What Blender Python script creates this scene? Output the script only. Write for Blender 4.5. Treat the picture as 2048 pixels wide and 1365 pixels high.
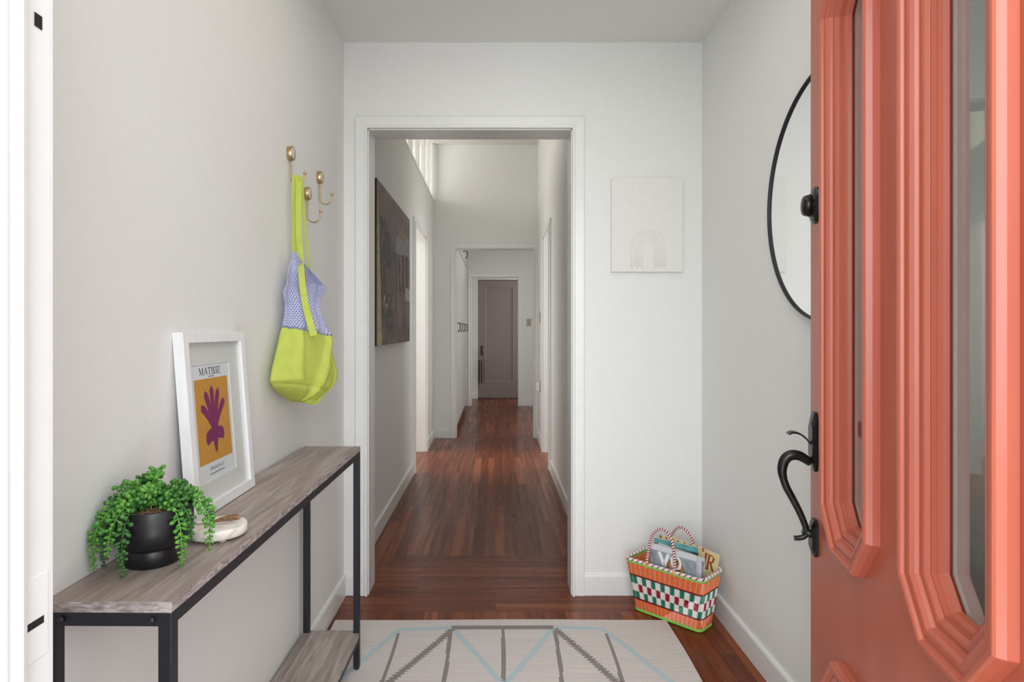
import bpy, bmesh, math, random
from mathutils import Vector, Matrix, noise as mnoise
random.seed(7)
PI = math.pi
for o in list(bpy.data.objects): bpy.data.objects.remove(o, do_unlink=True)
S = bpy.context.scene
COL = S.collection

# ------------------------------------------------------------------ camera
F = 1250.0; VX = 990.0; VY = 660.0; CH = 1.17
cam_d = bpy.data.cameras.new('camera'); cam = bpy.data.objects.new('camera', cam_d); COL.objects.link(cam)
cam.location = (0, 0, CH); cam.rotation_euler = (PI/2, 0, 0)
cam_d.sensor_width = 36; cam_d.sensor_fit = 'HORIZONTAL'; cam_d.lens = F/2048*36
cam_d.shift_x = (1024-VX)/2048; cam_d.shift_y = -(682.5-VY)/2048
cam_d.clip_start = 0.02; cam_d.clip_end = 100
S.camera = cam
# ------------------------------------------------------------------ world, exposure
w = bpy.data.worlds.new('world'); S.world = w; w.use_nodes = True
bg = w.node_tree.nodes['Background']; bg.inputs[0].default_value = (0.93, 0.96, 1.0, 1); bg.inputs[1].default_value = 1.5
S.view_settings.view_transform = 'Standard'; S.view_settings.look = 'None'
S.view_settings.exposure = 0.19; S.view_settings.gamma = 1; S.view_settings.use_curve_mapping = False

def area(name, loc, rot, sx, sy, power, col=(1, 1, 1)):
    d = bpy.data.lights.new(name, 'AREA'); d.shape = 'RECTANGLE'; d.size = sx; d.size_y = sy
    d.energy = power; d.color = col
    o = bpy.data.objects.new(name, d); COL.objects.link(o); o.location = loc; o.rotation_euler = rot
    return o
# daylight from outside the open front door (behind the camera)
area('daylight_front', (0.05, -0.95, 1.75), (PI/2-0.42, 0, 0), 1.6, 2.0, 62, (0.89, 0.95, 1.0))
area('porch_bounce_fill', (0.08, -0.45, 0.03), (PI/2+0.70, 0, 0), 1.4, 0.8, 18, (0.97, 0.985, 1.0))  # added upward fill for the ceiling, imitates bounce off the porch
# added soft fill under the entry ceiling (above the frame)
area('entry_ceiling_fill', (0.12, 1.45, 2.41), (0, 0, 0), 0.9, 1.3, 5, (1.0, 0.97, 0.88))
# hall: added unseen fill in the rooms either side, daylight through the clerestory
area('hall_left_room_fill', (-2.2, 5.5, 1.5), (0, -PI/2, 0), 1.6, 1.6, 34, (1, 0.99, 0.96))
area('hall_right_room_fill', (2.0, 5.5, 1.5), (0, PI/2, 0), 1.6, 1.6, 36, (0.97, 0.985, 1))
area('clerestory_window', (-2.3, 5.2, 2.95), (0, -PI/2, 0), 0.9, 3.0, 34, (1, 0.97, 0.9))
area('back_hall_window', (1.85, 7.45, 1.4), (0, PI/2, 0), 1.7, 0.8, 15, (1, 1, 1))
area('back_hall_ceiling_fill', (0.2, 8.4, 2.41), (0, 0, 0), 0.5, 0.8, 1.5, (1, 0.97, 0.92))  # added fill overhead to brighten the back hall

area('far_room_fill', (1.9, 10.2, 1.5), (0, PI/2, 0), 1.2, 0.6, 13, (1, 1, 1))  # added unseen fill that brightens the mauve door
# ------------------------------------------------------------------ helpers
def lin(c):
    c = c/255.0
    return c/12.92 if c <= 0.04045 else ((c+0.055)/1.055)**2.4
def rgb(r, g, b): return (lin(r), lin(g), lin(b), 1)

def mat(name, col, rough=0.5, metal=0.0, spec=0.5, coat=0.0, coat_rough=0.1):
    m = bpy.data.materials.new(name); m.use_nodes = True
    p = m.node_tree.nodes['Principled BSDF']
    p.inputs['Base Color'].default_value = col; p.inputs['Roughness'].default_value = rough
    p.inputs['Metallic'].default_value = metal; p.inputs['Specular IOR Level'].default_value = spec
    p.inputs['Coat Weight'].default_value = coat; p.inputs['Coat Roughness'].default_value = coat_rough
    return m
def N(m, t, **kw):
    n = m.node_tree.nodes.new(t)
    for k, v in kw.items(): setattr(n, k, v)
    return n
def L(m, a, b): m.node_tree.links.new(a, b)
def bsdf(m): return m.node_tree.nodes['Principled BSDF']
def coords(m, scale=(1, 1, 1), rot=(0, 0, 0), kind='Object'):
    tc = N(m, 'ShaderNodeTexCoord'); mp = N(m, 'ShaderNodeMapping')
    mp.inputs['Scale'].default_value = scale; mp.inputs['Rotation'].default_value = rot
    L(m, tc.outputs[kind], mp.inputs['Vector']); return mp.outputs[0]
def noise_tex(m, vec, scale, detail=4, rough=0.55, dist=0.0):
    n = N(m, 'ShaderNodeTexNoise'); n.inputs['Scale'].default_value = scale; n.inputs['Detail'].default_value = detail
    n.inputs['Roughness'].default_value = rough; n.inputs['Distortion'].default_value = dist
    L(m, vec, n.inputs['Vector']); return n.outputs['Fac']
def ramp(m, fac, stops):
    r = N(m, 'ShaderNodeValToRGB'); e = r.color_ramp.elements
    while len(e) < len(stops): e.new(0.5)
    for i, (p, c) in enumerate(stops): e[i].position = p; e[i].color = c
    L(m, fac, r.inputs[0]); return r.outputs[0]
def mixc(m, fac, a, b, mode='MIX'):
    x = N(m, 'ShaderNodeMix', data_type='RGBA', blend_type=mode)
    for s, v in ((0, fac), (6, a), (7, b)):
        if isinstance(v, (int, float, tuple)): x.inputs[s].default_value = v
        else: L(m, v, x.inputs[s])
    return x.outputs[2]
def bump(m, h, strength, dist=0.002):
    b = N(m, 'ShaderNodeBump'); b.inputs['Strength'].default_value = strength; b.inputs['Distance'].default_value = dist
    L(m, h, b.inputs['Height']); L(m, b.outputs[0], bsdf(m).inputs['Normal'])

def noisy(name, c1, c2, scale=6, stretch=(1, 1, 1), rough=0.5, bmp=0.0, bdist=0.001, **kw):
    m = mat(name, c1, rough, **kw); v = coords(m, stretch); f = noise_tex(m, v, scale, 5)
    L(m, ramp(m, f, [(0.35, c1), (0.65, c2)]), bsdf(m).inputs['Base Color'])
    if bmp: bump(m, f, bmp, bdist)
    return m

def floor_wood(name, along_x):
    m = mat(name, rgb(110, 60, 35), 0.22, spec=0.2)
    rot = (0, 0, 0) if along_x else (0, 0, PI/2)
    v = coords(m, (1, 1, 1), rot)
    br = N(m, 'ShaderNodeTexBrick'); br.offset = 0.37; br.offset_frequency = 2; br.squash = 1.0
    br.inputs['Scale'].default_value = 1; br.inputs['Brick Width'].default_value = 0.95; br.inputs['Row Height'].default_value = 0.058
    br.inputs['Mortar Size'].default_value = 0.0007; br.inputs['Mortar Smooth'].default_value = 0.3; br.inputs['Bias'].default_value = 0
    br.inputs['Color1'].default_value = (0, 0, 0, 1); br.inputs['Color2'].default_value = (1, 1, 1, 1); br.inputs['Mortar'].default_value = (0.5, 0.5, 0.5, 1)
    L(m, v, br.inputs['Vector'])
    base = ramp(m, br.outputs['Color'], [(0.0, rgb(112, 56, 32)), (0.4, rgb(126, 65, 37)), (0.75, rgb(138, 74, 43)), (1.0, rgb(154, 86, 52))])
    # per-board shifted grain
    sh = N(m, 'ShaderNodeVectorMath', operation='MULTIPLY_ADD'); L(m, br.outputs['Color'], sh.inputs[0])
    sh.inputs[1].default_value = (7.3, 3.1, 1.7); L(m, v, sh.inputs[2])
    mp = N(m, 'ShaderNodeMapping'); mp.inputs['Scale'].default_value = (0.9, 26, 1); L(m, sh.outputs[0], mp.inputs[0])
    g = noise_tex(m, mp.outputs[0], 1.6, 5, 0.55, 0.35)
    mp2 = N(m, 'ShaderNodeMapping'); mp2.inputs['Scale'].default_value = (6, 260, 1); L(m, sh.outputs[0], mp2.inputs[0])
    g2 = noise_tex(m, mp2.outputs[0], 1.5, 3, 0.6)
    c = mixc(m, ramp(m, g, [(0.40, (0, 0, 0, 1)), (0.60, (1, 1, 1, 1))]), base, mixc(m, 0.42, base, rgb(58, 25, 14)))
    c = mixc(m, ramp(m, g2, [(0.5, (0, 0, 0, 1)), (0.75, (0.45, 0.45, 0.45, 1))]), c, rgb(54, 24, 14))
    c = mixc(m, br.outputs['Fac'], c, rgb(30, 13, 8))
    L(m, c, bsdf(m).inputs['Base Color'])
    r = ramp(m, g, [(0.3, (0.20, 0.20, 0.20, 1)), (0.7, (0.34, 0.34, 0.34, 1))]); L(m, r, bsdf(m).inputs['Roughness'])
    bump(m, g2, 0.12, 0.0006)
    return m

def attr_mat(name, rough=0.8, bmp_scale=None, strength=0.3, bdist=0.001, **kw):
    m = mat(name, (1, 1, 1, 1), rough, **kw)
    a = N(m, 'ShaderNodeAttribute'); a.attribute_name = 'pattern'; L(m, a.outputs['Color'], bsdf(m).inputs['Base Color'])
    if bmp_scale: bump(m, noise_tex(m, coords(m, bmp_scale), 1, 4), strength, bdist)
    return m

M = {}
M['wall'] = noisy('wall_paint', rgb(231, 231, 228), rgb(233, 233, 230), 40, rough=0.55, bmp=0.05)
M['trim'] = noisy('trim_paint', rgb(233, 233, 230), rgb(230, 230, 227), 30, rough=0.3, bmp=0.03)
M['ceiling'] = noisy('ceiling_paint', rgb(228, 228, 224), rgb(226, 226, 222), 30, rough=0.7, bmp=0.04)
M['floor_y'] = floor_wood('oak_strip_lengthwise', False)
M['floor_x'] = floor_wood('oak_strip_crosswise', True)
M['coral'] = noisy('coral_gloss_paint', rgb(182, 92, 68), rgb(172, 85, 63), 14, (1, 1, 0.15), rough=0.42, bmp=0.3, bdist=0.002, coat=0.22, coat_rough=0.25)
M['brown'] = noisy('dark_stained_wood', rgb(78, 32, 20), rgb(58, 22, 14), 20, (1, 1, 0.1), rough=0.35)
M['taupe'] = noisy('pale_taupe_paint', rgb(216, 212, 206), rgb(208, 204, 198), 20, rough=0.4)
M['mauve'] = noisy('mauve_paint', rgb(148, 132, 128), rgb(144, 128, 124), 20, rough=0.4)
M['black_metal'] = mat('black_powder_coated_metal', rgb(27, 27, 34), 0.45)
M['iron'] = noisy('black_iron', rgb(14, 14, 14), rgb(30, 30, 28), 60, rough=0.32, bmp=0.15, metal=0.3)
M['brass'] = noisy('brushed_brass', rgb(204, 180, 134), rgb(186, 162, 118), 120, (1, 1, 8), rough=0.32, metal=1.0)
M['disc'] = noisy('pale_stone_inlay', rgb(216, 213, 206), rgb(202, 199, 192), 60, rough=0.4)
M['pot'] = mat('matte_black_ceramic', rgb(20, 20, 23), 0.38)
M['soil'] = noisy('brown_pebbles', rgb(150, 110, 84), rgb(70, 46, 34), 260, rough=0.9, bmp=0.8)
M['leaf'] = noisy('succulent_green', rgb(66, 130, 42), rgb(108, 168, 68), 55, rough=0.38)
M['leaf_dark'] = noisy('succulent_dark_green', rgb(42, 92, 40), rgb(70, 126, 52), 55, rough=0.38)
M['white_frame'] = noisy('white_painted_wood', rgb(240, 240, 240), rgb(232, 232, 232), 50, (1, 1, 0.2), rough=0.4, bmp=0.05)
M['mat_board'] = noisy('off_white_mat_board', rgb(234, 233, 230), rgb(231, 230, 227), 80, rough=0.8)
M['paper'] = mat('print_paper', rgb(240, 242, 247), 0.7)
M['ochre'] = noisy('ochre_ink', rgb(222, 160, 58), rgb(214, 152, 54), 60, rough=0.7)
M['magenta'] = noisy('magenta_ink', rgb(142, 22, 104), rgb(134, 20, 96), 60, rough=0.7)
M['ink'] = mat('black_ink', rgb(30, 32, 40), 0.7)
M['grey_ink'] = mat('grey_ink', rgb(95, 98, 108), 0.7)
M['lime'] = noisy('lime_canvas', rgb(190, 202, 92), rgb(180, 193, 82), 30, rough=0.85, bmp=0.2)
M['canvas_edge'] = noisy('raw_canvas_edge', rgb(176, 162, 128), rgb(152, 138, 104), 30, rough=0.9, bmp=0.4)
M['dark_edge'] = mat('dark_stretcher_wood', rgb(44, 34, 26), 0.8)
M['plaster'] = noisy('textured_plaster_paint', rgb(231, 230, 225), rgb(229, 228, 222), 60, (1, 1, 0.4), rough=0.7, bmp=0.25, bdist=0.002)
M['mirror'] = mat('mirror_silver', (0.9, 0.91, 0.9, 1), 0.01, metal=1.0)
M['plate'] = mat('almond_plastic', rgb(176, 168, 150), 0.4)
M['white_plastic'] = mat('white_plastic', rgb(228, 228, 226), 0.35)
M['dark_bronze'] = mat('dark_bronze', rgb(52, 44, 38), 0.35, metal=0.7)
M['steel'] = mat('dull_steel', rgb(150, 148, 144), 0.35, metal=0.9)
M['hole_shade'] = mat('painted_hole_shade', rgb(22, 20, 20), 0.8)
M['bead_dark'] = mat('dark_brown_beads', rgb(52, 34, 30), 0.5)
M['bead_light'] = mat('cream_beads', rgb(205, 190, 170), 0.5)
M['green_strand'] = mat('bright_green_plastic', rgb(140, 205, 95), 0.35)
M['twig'] = noisy('dried_brown_petals', rgb(158, 118, 88), rgb(104, 72, 52), 200, rough=0.9, bmp=0.5)
M['pages'] = mat('paper_page_edges', rgb(224, 222, 218), 0.8)
M['mag_white'] = mat('white_cover_ink', rgb(240, 240, 240), 0.5)
M['mag_red'] = mat('brick_red_cover_ink', rgb(158, 58, 38), 0.5)
M['pattern_matte'] = attr_mat('printed_matte', 0.6)
M['pattern_gloss'] = attr_mat('printed_gloss', 0.3)
M['basket'] = attr_mat('woven_plastic', 0.4)
M['rug'] = attr_mat('flat_woven_wool', 0.95, (60, 420, 60), 0.6, 0.002, spec=0.1)
M['oil'] = attr_mat('oil_paint', 0.55, (90, 90, 90), 0.6, 0.002)

def table_wood():
    m = mat('grey_oak_laminate', rgb(140, 126, 118), 0.42)
    v = coords(m, (26, 2.2, 26)); g = noise_tex(m, v, 1.5, 6, 0.62, 0.7)
    v2 = coords(m, (130, 9, 60)); g2 = noise_tex(m, v2, 1.2, 4, 0.6)
    v3 = coords(m, (9, 1.2, 9)); g3 = noise_tex(m, v3, 1, 2)
    c = ramp(m, g, [(0.3, rgb(128, 115, 108)), (0.48, rgb(160, 147, 140)), (0.62, rgb(182, 170, 163)), (0.8, rgb(144, 131, 124))])
    c = mixc(m, ramp(m, g2, [(0.45, (0, 0, 0, 1)), (0.75, (0.55, 0.55, 0.55, 1))]), c, rgb(118, 104, 98))
    c = mixc(m, ramp(m, g3, [(0.4, (0, 0, 0, 1)), (0.62, (0.4, 0.4, 0.4, 1))]), c, rgb(142, 120, 106))
    L(m, c, bsdf(m).inputs['Base Color']); return m
M['table'] = table_wood()
def edge_wood():
    m = mat('pale_grey_oak_edge', rgb(160, 148, 146), 0.55)
    g = noise_tex(m, coords(m, (22, 22, 90)), 1.5, 5, 0.6, 1.0)
    L(m, ramp(m, g, [(0.35, rgb(126, 112, 108)), (0.5, rgb(158, 146, 142)), (0.65, rgb(192, 184, 182))]), bsdf(m).inputs['Base Color']); return m
M['table_edge'] = edge_wood()
def marble():
    m = mat('white_marble', rgb(235, 230, 222), 0.3)
    g = noise_tex(m, coords(m), 18, 6, 0.6, 1.5)
    L(m, ramp(m, g, [(0.35, rgb(238, 234, 226)), (0.55, rgb(230, 222, 208)), (0.62, rgb(200, 196, 190)), (0.7, rgb(236, 232, 226))]), bsdf(m).inputs['Base Color']); return m
M['marble'] = marble()
def glass_mat(name, k):
    m = bpy.data.materials.new(name); m.use_nodes = True; nt = m.node_tree
    for n in list(nt.nodes): nt.nodes.remove(n)
    out = N(m, 'ShaderNodeOutputMaterial'); t = N(m, 'ShaderNodeBsdfTransparent'); g = N(m, 'ShaderNodeBsdfGlossy')
    t.inputs[0].default_value = (0.95, 0.96, 0.955, 1); g.inputs['Roughness'].default_value = 0.03
    fr = N(m, 'ShaderNodeFresnel'); fr.inputs[0].default_value = 1.52
    mx = N(m, 'ShaderNodeMixShader'); ge = N(m, 'ShaderNodeNewGeometry'); iv = N(m, 'ShaderNodeMath', operation='SUBTRACT'); iv.inputs[0].default_value = 1; L(m, ge.outputs['Backfacing'], iv.inputs[1])
    ml = N(m, 'ShaderNodeMath', operation='MULTIPLY'); L(m, fr.outputs[0], ml.inputs[0]); L(m, iv.outputs[0], ml.inputs[1])
    m2 = N(m, 'ShaderNodeMath', operation='MULTIPLY', use_clamp=True); L(m, ml.outputs[0], m2.inputs[0]); m2.inputs[1].default_value = k
    L(m, m2.outputs[0], mx.inputs[0]); L(m, t.outputs[0], mx.inputs[1]); L(m, g.outputs[0], mx.inputs[2])
    L(m, mx.outputs[0], out.inputs[0]); return m
M['glass'] = glass_mat('double_glazing', 2.0); M['picture_glass'] = glass_mat('picture_glass', 0.6)
def mesh_mat():
    m = mat('lavender_net_fabric', rgb(184, 188, 226), 0.8)
    nt = m.node_tree; uv = N(m, 'ShaderNodeUVMap'); sep = N(m, 'ShaderNodeSeparateXYZ'); L(m, uv.outputs[0], sep.inputs[0])
    def mt(op, a, b=0.0):
        x = N(m, 'ShaderNodeMath', operation=op)
        for i, v in enumerate((a, b)):
            if isinstance(v, (int, float)): x.inputs[i].default_value = v
            else: L(m, v, x.inputs[i])
        return x.outputs[0]
    P = 0.0064
    v = mt('DIVIDE', sep.outputs[1], P*0.866); row = mt('FLOOR', v)
    odd = mt('MULTIPLY', mt('MODULO', mt('ADD', row, 2000.0), 2.0), 0.5)
    u = mt('ADD', mt('DIVIDE', sep.outputs[0], P), odd)
    fu = mt('SUBTRACT', mt('FRACT', mt('ADD', u, 500.0)), 0.5); fv = mt('MULTIPLY', mt('SUBTRACT', mt('FRACT', mt('ADD', v, 500.0)), 0.5), 0.866)
    r = mt('SQRT', mt('ADD', mt('MULTIPLY', fu, fu), mt('MULTIPLY', fv, fv)))
    hole = mt('LESS_THAN', r, 0.31)
    tr = N(m, 'ShaderNodeBsdfTransparent'); mx = N(m, 'ShaderNodeMixShader'); L(m, hole, mx.inputs[0])
    L(m, bsdf(m).outputs[0], mx.inputs[1]); L(m, tr.outputs[0], mx.inputs[2])
    L(m, mx.outputs[0], nt.nodes['Material Output'].inputs[0]); return m
M['net'] = mesh_mat()
def stripe_mat():
    m = mat('red_white_twisted_cord', rgb(240, 220, 215), 0.45)
    uv = N(m, 'ShaderNodeUVMap'); sep = N(m, 'ShaderNodeSeparateXYZ'); L(m, uv.outputs[0], sep.inputs[0])
    a = N(m, 'ShaderNodeMath', operation='MULTIPLY_ADD'); L(m, sep.outputs[0], a.inputs[0]); a.inputs[1].default_value = 95.0; L(m, sep.outputs[1], a.inputs[2])
    f = N(m, 'ShaderNodeMath', operation='FRACT'); L(m, a.outputs[0], f.inputs[0])
    L(m, ramp(m, f.outputs[0], [(0.0, rgb(240, 214, 208)), (0.52, rgb(240, 214, 208)), (0.56, rgb(128, 30, 44)), (0.97, rgb(128, 30, 44))]), bsdf(m).inputs['Base Color']); return m
M['candy'] = stripe_mat()

# ---- mesh builder
class MB:
    def __init__(s): s.bm = bmesh.new(); s.mi = 0; s.uv = s.bm.loops.layers.uv.new('UVMap')
    def f(s, vs, mi=None):
        try: fc = s.bm.faces.new(vs)
        except ValueError: return None
        fc.material_index = s.mi if mi is None else mi; return fc
    def v(s, *p): return s.bm.verts.new(p if len(p) == 3 else p[0])
    def box(s, x0, x1, y0, y1, z0, z1, mi=None):
        V = [s.v(x, y, z) for x in (x0, x1) for y in (y0, y1) for z in (z0, z1)]
        for q in ((0, 1, 3, 2), (4, 6, 7, 5), (0, 4, 5, 1), (2, 3, 7, 6), (0, 2, 6, 4), (1, 5, 7, 3)):
            s.f([V[i] for i in q], mi)
        return s
    def rbox(s, x0, x1, y0, y1, z0, z1, b=0.002, seg=2):
        t = bmesh.new(); bmesh.ops.create_cube(t, size=1)
        for v in t.verts: v.co = Vector(((x0+x1)/2+v.co.x*(x1-x0), (y0+y1)/2+v.co.y*(y1-y0), (z0+z1)/2+v.co.z*(z1-z0)))
        bmesh.ops.bevel(t, geom=t.edges[:], offset=b, segments=seg, affect='EDGES', profile=0.5)
        s.merge(t); return s
    def merge(s, t, mx=None):
        mp = {}
        for v in t.verts: mp[v] = s.bm.verts.new(mx @ v.co if mx else v.co)
        for fc in t.faces:
            n = s.f([mp[v] for v in fc.verts])
            if n: n.smooth = fc.smooth
        t.free()
    def tube(s, pts, r, seg=10, caps=True):
        pts = [Vector(p) for p in pts]; n = len(pts); rs = r if isinstance(r, (list, tuple)) else [r]*n
        rings = []; up = None; dist = 0
        for i, p in enumerate(pts):
            d = (pts[min(i+1, n-1)]-pts[max(i-1, 0)]).normalized()
            if up is None:
                up = Vector((0, 0, 1)) if abs(d.z) < 0.9 else Vector((1, 0, 0))
            a = d.cross(up).normalized(); b = a.cross(d).normalized(); up = b
            rings.append([s.v(p+(a*math.cos(2*PI*k/seg)+b*math.sin(2*PI*k/seg))*rs[i]) for k in range(seg)])
            if i: dist += (p-pts[i-1]).length
            rings[-1].append(dist)
        for i in range(n-1):
            A, B = rings[i], rings[i+1]
            for k in range(seg):
                k2 = (k+1) % seg
                fc = s.f([A[k], A[k2], B[k2], B[k]])
                if fc:
                    fc.smooth = True
                    for lp, uvv in zip(fc.loops, ((A[-1], k/seg), (A[-1], (k+1)/seg), (B[-1], (k+1)/seg), (B[-1], k/seg))): lp[s.uv].uv = uvv
        if caps: s.f(rings[0][:seg][::-1]); s.f(rings[-1][:seg])
        return s
    def lathe(s, prof, seg=48, c=(0, 0, 0), axis='Z', smooth=True):
        rings = []
        def pt(r, h, a):
            if axis == 'Z': return (c[0]+r*math.cos(a), c[1]+r*math.sin(a), c[2]+h)
            if axis == 'X': return (c[0]+h, c[1]+r*math.cos(a), c[2]+r*math.sin(a))
            return (c[0]+r*math.sin(a), c[1]+h, c[2]+r*math.cos(a))
        for r, h in prof:
            rings.append([s.v(*pt(0, h, 0))] if r < 1e-6 else [s.v(*pt(r, h, 2*PI*k/seg)) for k in range(seg)])
        for A, B in zip(rings, rings[1:]):
            for k in range(seg):
                k2 = (k+1) % seg
                a0, a1 = A[k % len(A)], A[k2 % len(A)]; b0, b1 = B[k % len(B)], B[k2 % len(B)]
                q = []
                for x in (a0, a1, b1, b0):
                    if x not in q: q.append(x)
                if len(q) > 2:
                    fc = s.f(q)
                    if fc: fc.smooth = smooth
        return s
    def sphere(s, c, r, seg=10, rings=6):
        pr = [(r[0]*math.sin(PI*i/rings), -math.cos(PI*i/rings)) for i in range(rings+1)] if isinstance(r, tuple) else None
        rr = r if not isinstance(r, tuple) else 1
        return s.lathe([(rr*math.sin(PI*i/rings), -rr*math.cos(PI*i/rings)) for i in range(rings+1)], seg, c)
    def ring(s, poly, prof, tf):
        """moulding: poly CCW list of 2D points, prof list of (inward, height); tf(a,b,h)->3D"""
        n = len(poly); P = [Vector(p) for p in poly]; rows = []
        for i in range(n):
            e0 = (P[i]-P[i-1]).normalized(); e1 = (P[(i+1) % n]-P[i]).normalized()
            n0 = Vector((-e0.y, e0.x)); n1 = Vector((-e1.y, e1.x)); m = (n0+n1); m = m/(m.dot(n0))
            rows.append([s.v(*tf(P[i].x+m.x*d, P[i].y+m.y*d, h)) for d, h in prof])
        for i in range(n):
            A, B = rows[i], rows[(i+1) % n]
            for k in range(len(prof)-1): s.f([A[k], B[k], B[k+1], A[k+1]])
        return s
    def path_profile(s, pts, prof, tf, caps=True):
        """open mitred run: pts 2D, prof (sideways, height); left-hand side of travel is +"""
        P = [Vector(p) for p in pts]; n = len(P); rows = []
        for i in range(n):
            e0 = (P[i]-P[i-1]).normalized() if i else None; e1 = (P[i+1]-P[i]).normalized() if i < n-1 else None
            e0 = e0 or e1; e1 = e1 or e0
            n0 = Vector((-e0.y, e0.x)); n1 = Vector((-e1.y, e1.x)); m = n0+n1; m = m/(m.dot(n0))
            rows.append([s.v(*tf(P[i].x+m.x*d, P[i].y+m.y*d, h)) for d, h in prof])
        for A, B in zip(rows, rows[1:]):
            for k in range(len(prof)-1): s.f([A[k], B[k], B[k+1], A[k+1]])
        if caps: s.f(rows[0]); s.f(rows[-1][::-1])
        return s
    def done(s, name, mats, parent=None, smooth=None, bevel=0, fix=True):
        if not isinstance(mats, (list, tuple)): mats = [mats]
        if fix: bmesh.ops.recalc_face_normals(s.bm, faces=s.bm.faces[:])
        me = bpy.data.meshes.new(name); s.bm.to_mesh(me); s.bm.free()
        for m in mats: me.materials.append(M[m] if isinstance(m, str) else m)
        o = bpy.data.objects.new(name, me); COL.objects.link(o)
        if parent: o.parent = parent
        if smooth is True:
            for p in me.polygons: p.use_smooth = True
        if bevel:
            b = o.modifiers.new('bevel', 'BEVEL'); b.width = bevel; b.segments = 2; b.limit_method = 'ANGLE'; b.angle_limit = 0.6
        return o

def tag(o, label, cat, group=None, kind=None):
    o['label'] = label; o['category'] = cat
    if group: o['group'] = group
    if kind: o['kind'] = kind
    return o
def thing(name, label, cat, loc=(0, 0, 0), rz=0, group=None, kind=None):
    o = bpy.data.objects.new(name, None); COL.objects.link(o); o.location = loc; o.rotation_euler = (0, 0, rz); o.empty_display_size = 0.1
    return tag(o, label, cat, group, kind)
def struct(name, mb, mats, label, cat, **kw):
    return tag(mb.done(name, mats, **kw), label, cat, None, 'structure')
def poly_shape(name, outer, holes, z0, z1, mats, parent, tf=None, bev=0):
    """extruded 2D shape with holes"""
    cu = bpy.data.curves.new(name, 'CURVE'); cu.dimensions = '2D'; cu.fill_mode = 'BOTH'; cu.extrude = (z1-z0)/2
    for pl in [outer]+holes:
        sp = cu.splines.new('POLY'); sp.points.add(len(pl)-1); sp.use_cyclic_u = True
        for i, p in enumerate(pl): sp.points[i].co = (p[0], p[1], 0, 1)
    ob = bpy.data.objects.new('tmp', cu); COL.objects.link(ob); dg = bpy.context.evaluated_depsgraph_get()
    me = bpy.data.meshes.new_from_object(ob.evaluated_get(dg)); bpy.data.objects.remove(ob); bpy.data.curves.remove(cu)
    zm = (z0+z1)/2
    for v in me.vertices:
        a, b, h = v.co.x, v.co.y, v.co.z+zm
        v.co = tf(a, b, h) if tf else (a, b, h)
    me.materials.clear()
    for m in (mats if isinstance(mats, list) else [mats]): me.materials.append(M[m])
    bm = bmesh.new(); bm.from_mesh(me); bmesh.ops.remove_doubles(bm, verts=bm.verts[:], dist=1e-5); bmesh.ops.recalc_face_normals(bm, faces=bm.faces[:]); bm.to_mesh(me); bm.free()
    for p in me.polygons: p.use_smooth = False; p.material_index = 0
    o = bpy.data.objects.new(name, me); COL.objects.link(o); o.parent = parent
    return o
def grid_pattern(name, w, h, nx, ny, fn, tf, material, parent=None, thick=None):
    """flat panel w*h whose face colours come from fn(u,v); tf(a,b,depth)->3D; thick gives it depth and an edge colour"""
    me = bpy.data.meshes.new(name); vs = []; fs = []; cols = []
    for j in range(ny+1):
        for i in range(nx+1): vs.append(tf(w*i/nx, h*j/ny, 0))
    for j in range(ny):
        for i in range(nx):
            a = j*(nx+1)+i; fs.append((a, a+1, a+nx+2, a+nx+1)); cols.append(fn((i+0.5)/nx, (j+0.5)/ny))
    if thick:
        t, ec = thick; b = len(vs); c4 = [0, nx, ny*(nx+1)+nx, ny*(nx+1)]
        # rim strips need the full boundary to stay closed
        bd = [i for i in range(nx+1)]+[nx+j*(nx+1) for j in range(1, ny+1)]+[ny*(nx+1)+i for i in range(nx-1, -1, -1)]+[j*(nx+1) for j in range(ny-1, 0, -1)]
        pos = lambda k: (w*(k % (nx+1))/nx, h*(k//(nx+1))/ny)
        for k in bd: vs.append(tf(pos(k)[0], pos(k)[1], t))
        nb = len(bd)
        for k in range(nb): fs.append((bd[k], b+k, b+(k+1) % nb, bd[(k+1) % nb])); cols.append(ec)
        fs.append(tuple(b+k for k in range(nb))); cols.append(ec)
    me.from_pydata([tuple(v) for v in vs], [], fs)
    ca = me.color_attributes.new('pattern', 'FLOAT_COLOR', 'CORNER'); k = 0
    buf = []
    for p, c in zip(me.polygons, cols): buf += list(c)*p.loop_total
    ca.data.foreach_set('color', buf)
    me.materials.append(M[material]); o = bpy.data.objects.new(name, me); COL.objects.link(o)
    bm = bmesh.new(); bm.from_mesh(me); bmesh.ops.recalc_face_normals(bm, faces=bm.faces[:]) if thick else None; bm.to_mesh(me); bm.free()
    if parent: o.parent = parent
    return o
def P(px, py, Y): return Vector(((px-VX)*Y/F, Y, CH-(py-VY)*Y/F))
def PXx(px, py, x): Y = x*F/(px-VX); return P(px, py, Y)      # on plane X = x
def catmull(pts, n=8):
    pts = [Vector(p) for p in pts]; out = []
    for i in range(len(pts)-1):
        p0 = pts[max(i-1, 0)]; p1 = pts[i]; p2 = pts[i+1]; p3 = pts[min(i+2, len(pts)-1)]
        for k in range(n):
            t = k/n; out.append(0.5*((2*p1)+(p2-p0)*t+(2*p0-5*p1+4*p2-p3)*t*t+(3*p1-p0-3*p2+p3)*t**3))
    out.append(pts[-1]); return out

# ================================================================== SETTING
XL, XR, XH = -0.667, 0.914, 0.465      # left wall, entry right wall, hall right wall
YB, YB2 = 2.76, 2.895                   # entry back wall
YE, YE2 = 6.76, 6.89                    # hall end wall
YC, YC2 = 9.62, 9.74                    # second hall end wall
YD = 10.62                              # wall with mauve door
ZC = 2.44; ZH = 3.17; T = 0.12
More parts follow.
